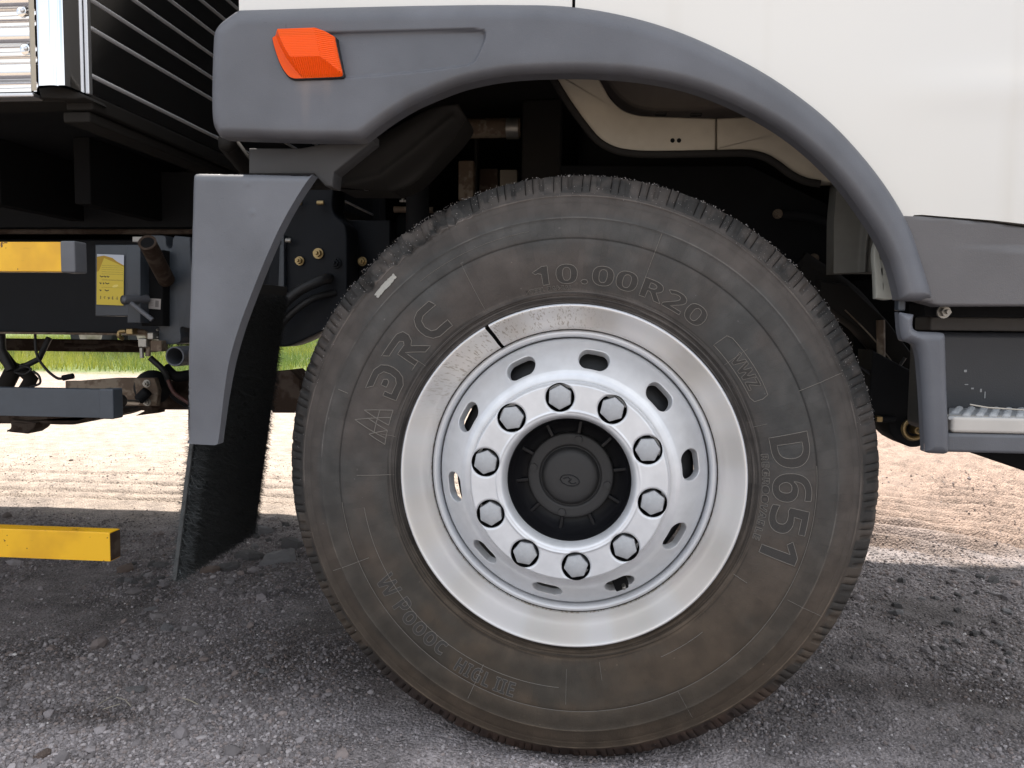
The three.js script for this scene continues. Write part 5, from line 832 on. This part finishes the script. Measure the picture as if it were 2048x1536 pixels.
  const pc = P(349, 713, z + 0.02), pipe = lathe([[0.0178, z - 0.2], [0.0178, z + 0.018], [0.0205, z + 0.02], [0.0225, z + 0.018], [0.0225, z - 0.2]], 40); pipe.translate(pc.x, pc.y, 0); mesh('handle_tube', metreUV(pipe), M.plasticPlain, main);
  mesh('tube_stop', box(pc.x - 0.018, pc.x + 0.018, pc.y - 0.018, pc.y + 0.018, z - 0.2, z - 0.19), M.black, main);
}
// ---- lorry parked in the grass beyond
{
  const t = tag(group('parked_lorry'), 'dark lorry parked in the long grass beyond the yard', 'lorry'); t.position.set(-10.9, GROUND, -15.6);
  const wheelAt = (x, z, turn) => { const w = mesh('wheel', lathe([[0.27, 0.02], [0.36, 0.035], [0.46, 0.02], [0.5, -0.03], [0.5, -0.2], [0.46, -0.24], [0.27, -0.22]], 48), M.rubberHose, t); w.position.set(x, 0.5, z); const r = mesh('rim', lathe([[0.272, 0.02], [0.262, -0.02], [0.17, -0.06], [0.14, -0.01], [0.09, -0.01], [0.08, 0.02], [0.001, 0.025]], 40), M.cream, w); if (turn) w.rotation.y = Math.PI; };
  for (const [x, z, r] of [[0, 0, 0], [1.32, 0, 0], [-4.2, 0, 0], [0, -2.2, 1], [1.32, -2.2, 1], [-4.2, -2.2, 1]]) wheelAt(x, z, r);
  mesh('chassis', box(-5.4, 2.4, 0.72, 0.95, -1.55, -0.65, 0.02), M.dark, t);
  mesh('cargo_bed', box(-3.2, 2.6, 1.0, 2.5, -2.25, 0.05, 0.03), mat('blue grey bed', [0.09, 0.13, 0.17], 0.5), t);
  const c = mesh('cab', box(-5.5, -3.35, 0.75, 2.9, -2.25, 0.05, 0.12), mat('blue lorry paint', [0.08, 0.14, 0.22], 0.35), t);
  mesh('window', box(-5.0, -3.9, 1.9, 2.55, 0.04, 0.06, 0.02), M.riser, c);
  mesh('mudguard', box(1.9, 2.0, 0.35, 1.0, -0.3, 0.02, 0.01), M.bracket, t);
}
// ---- single stones lying on the shaded gravel
{
  const stoneMat = (c) => mat('stone', c, 0.92, { map: rep(T.mottle, 2), bumpMap: rep(T.grain, 2), bumpScale: 0.002 });
  const grey = stoneMat([0.25, 0.24, 0.24]), pale = stoneMat([0.34, 0.31, 0.305]), darkS = stoneMat([0.13, 0.122, 0.12]), brown = stoneMat([0.23, 0.17, 0.14]), white = stoneMat([0.6, 0.57, 0.54]);
  const slab = () => {                                     // a split flake: jagged outline, uneven top, thin rim
    const n = 9 + Math.floor(rnd() * 4), rim = [], pos = [], idx = []; for (let i = 0; i < n; i++) { const a = (i + 0.6 * rnd()) / n * Math.PI * 2, r = 0.72 + 0.36 * rnd(); rim.push([r * Math.cos(a), r * Math.sin(a) * (0.7 + 0.3 * rnd())]); }
    const tilt = rnd() - 0.5, rise = rnd() - 0.5, put = (x, y, z) => { pos.push(x, y, z); return pos.length / 3 - 1; }, ring = (s, h, j) => rim.map(([x, z]) => put(x * s * (1 + j * (rnd() - 0.5)), h + tilt * x * 0.5 + rise * z * 0.4 + 0.22 * (rnd() - 0.5), z * s * (1 + j * (rnd() - 0.5))));
    const a = ring(1, -0.9, 0), b = ring(1.02, 0.25, 0.1), c = ring(0.86, 0.62, 0.16), e = ring(0.45, 0.75, 0.3), top = put(0.1 * rnd(), 0.8 + 0.2 * rnd(), 0.1 * rnd());
    for (const [p, q] of [[a, b], [b, c], [c, e]]) for (let i = 0; i < n; i++) { const k = (i + 1) % n; idx.push(p[i], q[k], p[k], p[i], q[i], q[k]); }
    for (let i = 0; i < n; i++) idx.push(e[i], top, e[(i + 1) % n]);
    const g = new THREE.BufferGeometry(); g.setAttribute('position', new THREE.Float32BufferAttribute(pos, 3)); g.setIndex(idx); g.computeVertexNormals(); return metreUV(toCreasedNormals(g, 0.35));
  };
  const shapes = [1, 2, 3, 4, 5, 6, 7].map(slab);
  const list = [[556, 1120, 88, 0.36, grey, 0.35, 'large grey slab lying against the tyre behind the mud flap', 1], [500, 1110, 66, 0.4, darkS, -0.2, 'dark slab between the mud flap and the large grey slab', 1], [590, 1090, 60, 0.5, darkS, 0.5, 'dark lump wedged under the tyre edge above the large slab', 1], [455, 1132, 56, 0.36, darkS, 0.1, 'grey slab at the foot of the mud flap', 1],
    [520, 1062, 60, 0.45, grey, 0.2, 'flat flake higher up between mud flap and tyre', 1], [420, 1140, 45, 0.4, brown, 0.4, 'brownish lump just right of the flap edge', 1], [320, 1128, 55, 0.3, darkS, -0.3, 'dark flake between the lower yellow rail and the flap', 1], [250, 1135, 46, 0.4, brown, 0.6, 'brown clod below the end of the lower yellow rail', 1],
    [382, 1257, 48, 0.32, pale, 0.45, 'pale pinkish flake, largest of the loose cluster left of the wheel', 0], [333, 1258, 44, 0.4, grey, -0.3, 'bluish flake in the middle of the loose cluster', 0], [314, 1230, 34, 0.35, pale, 0.1, 'thin pale flake at the top of the loose cluster', 0], [287, 1249, 24, 0.45, pale, 0.8, 'small pale chip at the left of the loose cluster', 0], [302, 1217, 30, 0.3, grey, 0.2, 'narrow grey flake above the loose cluster', 0],
    [540, 1326, 28, 0.4, pale, 0.3, 'pale rounded chip under the left side of the tyre', 0], [532, 1352, 34, 0.3, grey, 0.5, 'flat olive grey chip below the pale rounded chip', 0], [80, 1505, 46, 0.3, brown, 0.55, 'brown flat stone in the bottom left corner', 0], [270, 1376, 52, 0.22, grey, 0.1, 'half buried mossy grey stone at lower left', 0], [242, 1294, 9, 0.7, white, 0, 'tiny white pebble left of centre below the yellow rail', 0],
    [1918, 1142, 34, 0.3, pale, -0.3, 'pale flat stone near the shadow edge right of the tyre', 0], [1932, 1196, 22, 0.4, pale, 0.2, 'small pale flake below the pale flat stone at right', 0], [1998, 1186, 38, 0.25, pale, 0.0, 'wide pale flake near the right border', 0], [2014, 1218, 26, 0.3, grey, 0.3, 'grey flake below the wide pale flake at the right border', 0], [1790, 1222, 32, 0.4, grey, -0.4, 'grey chip beside the right edge of the tyre', 0], [1845, 1195, 24, 0.4, grey, 0.4, 'small grey chip right of the tyre above the grey chip', 0]];
  list.forEach(([px, py, w, h, m, a, label, deep], i) => {
    const p = PG(px, py, 0.005), s = w / (FOCAL / (EYE.z - p.z)) / 2, o = mesh('stone', shapes[i % 7], m);
    o.position.set(p.x, groundHeight(p.x, p.z) + s * h * 0.3, p.z); o.scale.set(s, s * h, s * (deep ? 0.8 : 0.75)); o.rotation.set(0.25 * Math.sin(i * 3), a * 2, 0.2 * Math.cos(i * 2)); tag(o, label, 'stone');
  });
  for (const [x0, x1, y0, y1, n, label, grp] of [[215, 600, 1042, 1172, 30, 'loose grey stone chip in the rough patch round the mud flap foot', 'stone chips round the mud flap'], [1775, 2040, 1150, 1320, 20, 'loose grey stone chip on the shaded ground right of the tyre', 'stone chips right of the tyre']]) {
    let first = null;
    for (let k = 0; k < n; k++) {
      const px = lerp(x0, x1, rnd()), py = lerp(y0, y1, rnd()), p = PG(px, py, 0.004), s = lerp(17, 34, rnd() * rnd()) / (FOCAL / (EYE.z - p.z)) / 2;
      let o; if (first) { o = first.clone(); o.name = numbered('stone_chip'); scene.add(o); } else { first = o = tag(mesh('stone_chip', shapes[4], grey), label, 'stone', grp); }
      o.geometry = shapes[k % 7]; o.material = [grey, darkS, darkS, grey, darkS][k % 5];
      o.position.set(p.x, groundHeight(p.x, p.z) + s * 0.12, p.z); o.scale.set(s, s * (0.4 + 0.3 * rnd()), s * 0.8); o.rotation.set((rnd() - 0.5) * 0.8, rnd() * 6.3, (rnd() - 0.5) * 0.6);
    }
  }
  const straw = mat('dry straw', [0.36, 0.32, 0.25], 0.8), on = (px, py) => { const p = PG(px, py, 0.012); p.y = groundHeight(p.x, p.z) + 0.008; return p; };
  tag(mesh('straw', hose([on(365, 1393), on(380, 1398), on(396, 1405)], 0.0011, 5), straw), 'single pale straw lying on the gravel at lower left', 'straw');
  tag(mesh('straw', join([hose([on(232, 1386), on(250, 1396), on(262, 1410)], 0.0009, 5), hose([on(196, 1402), on(225, 1384)], 0.0009, 5), hose([on(205, 1412), on(240, 1404)], 0.0009, 5)]), straw), 'small tuft of dry straw beside the half buried mossy stone', 'straw');
}
renderer.render(scene, camera);
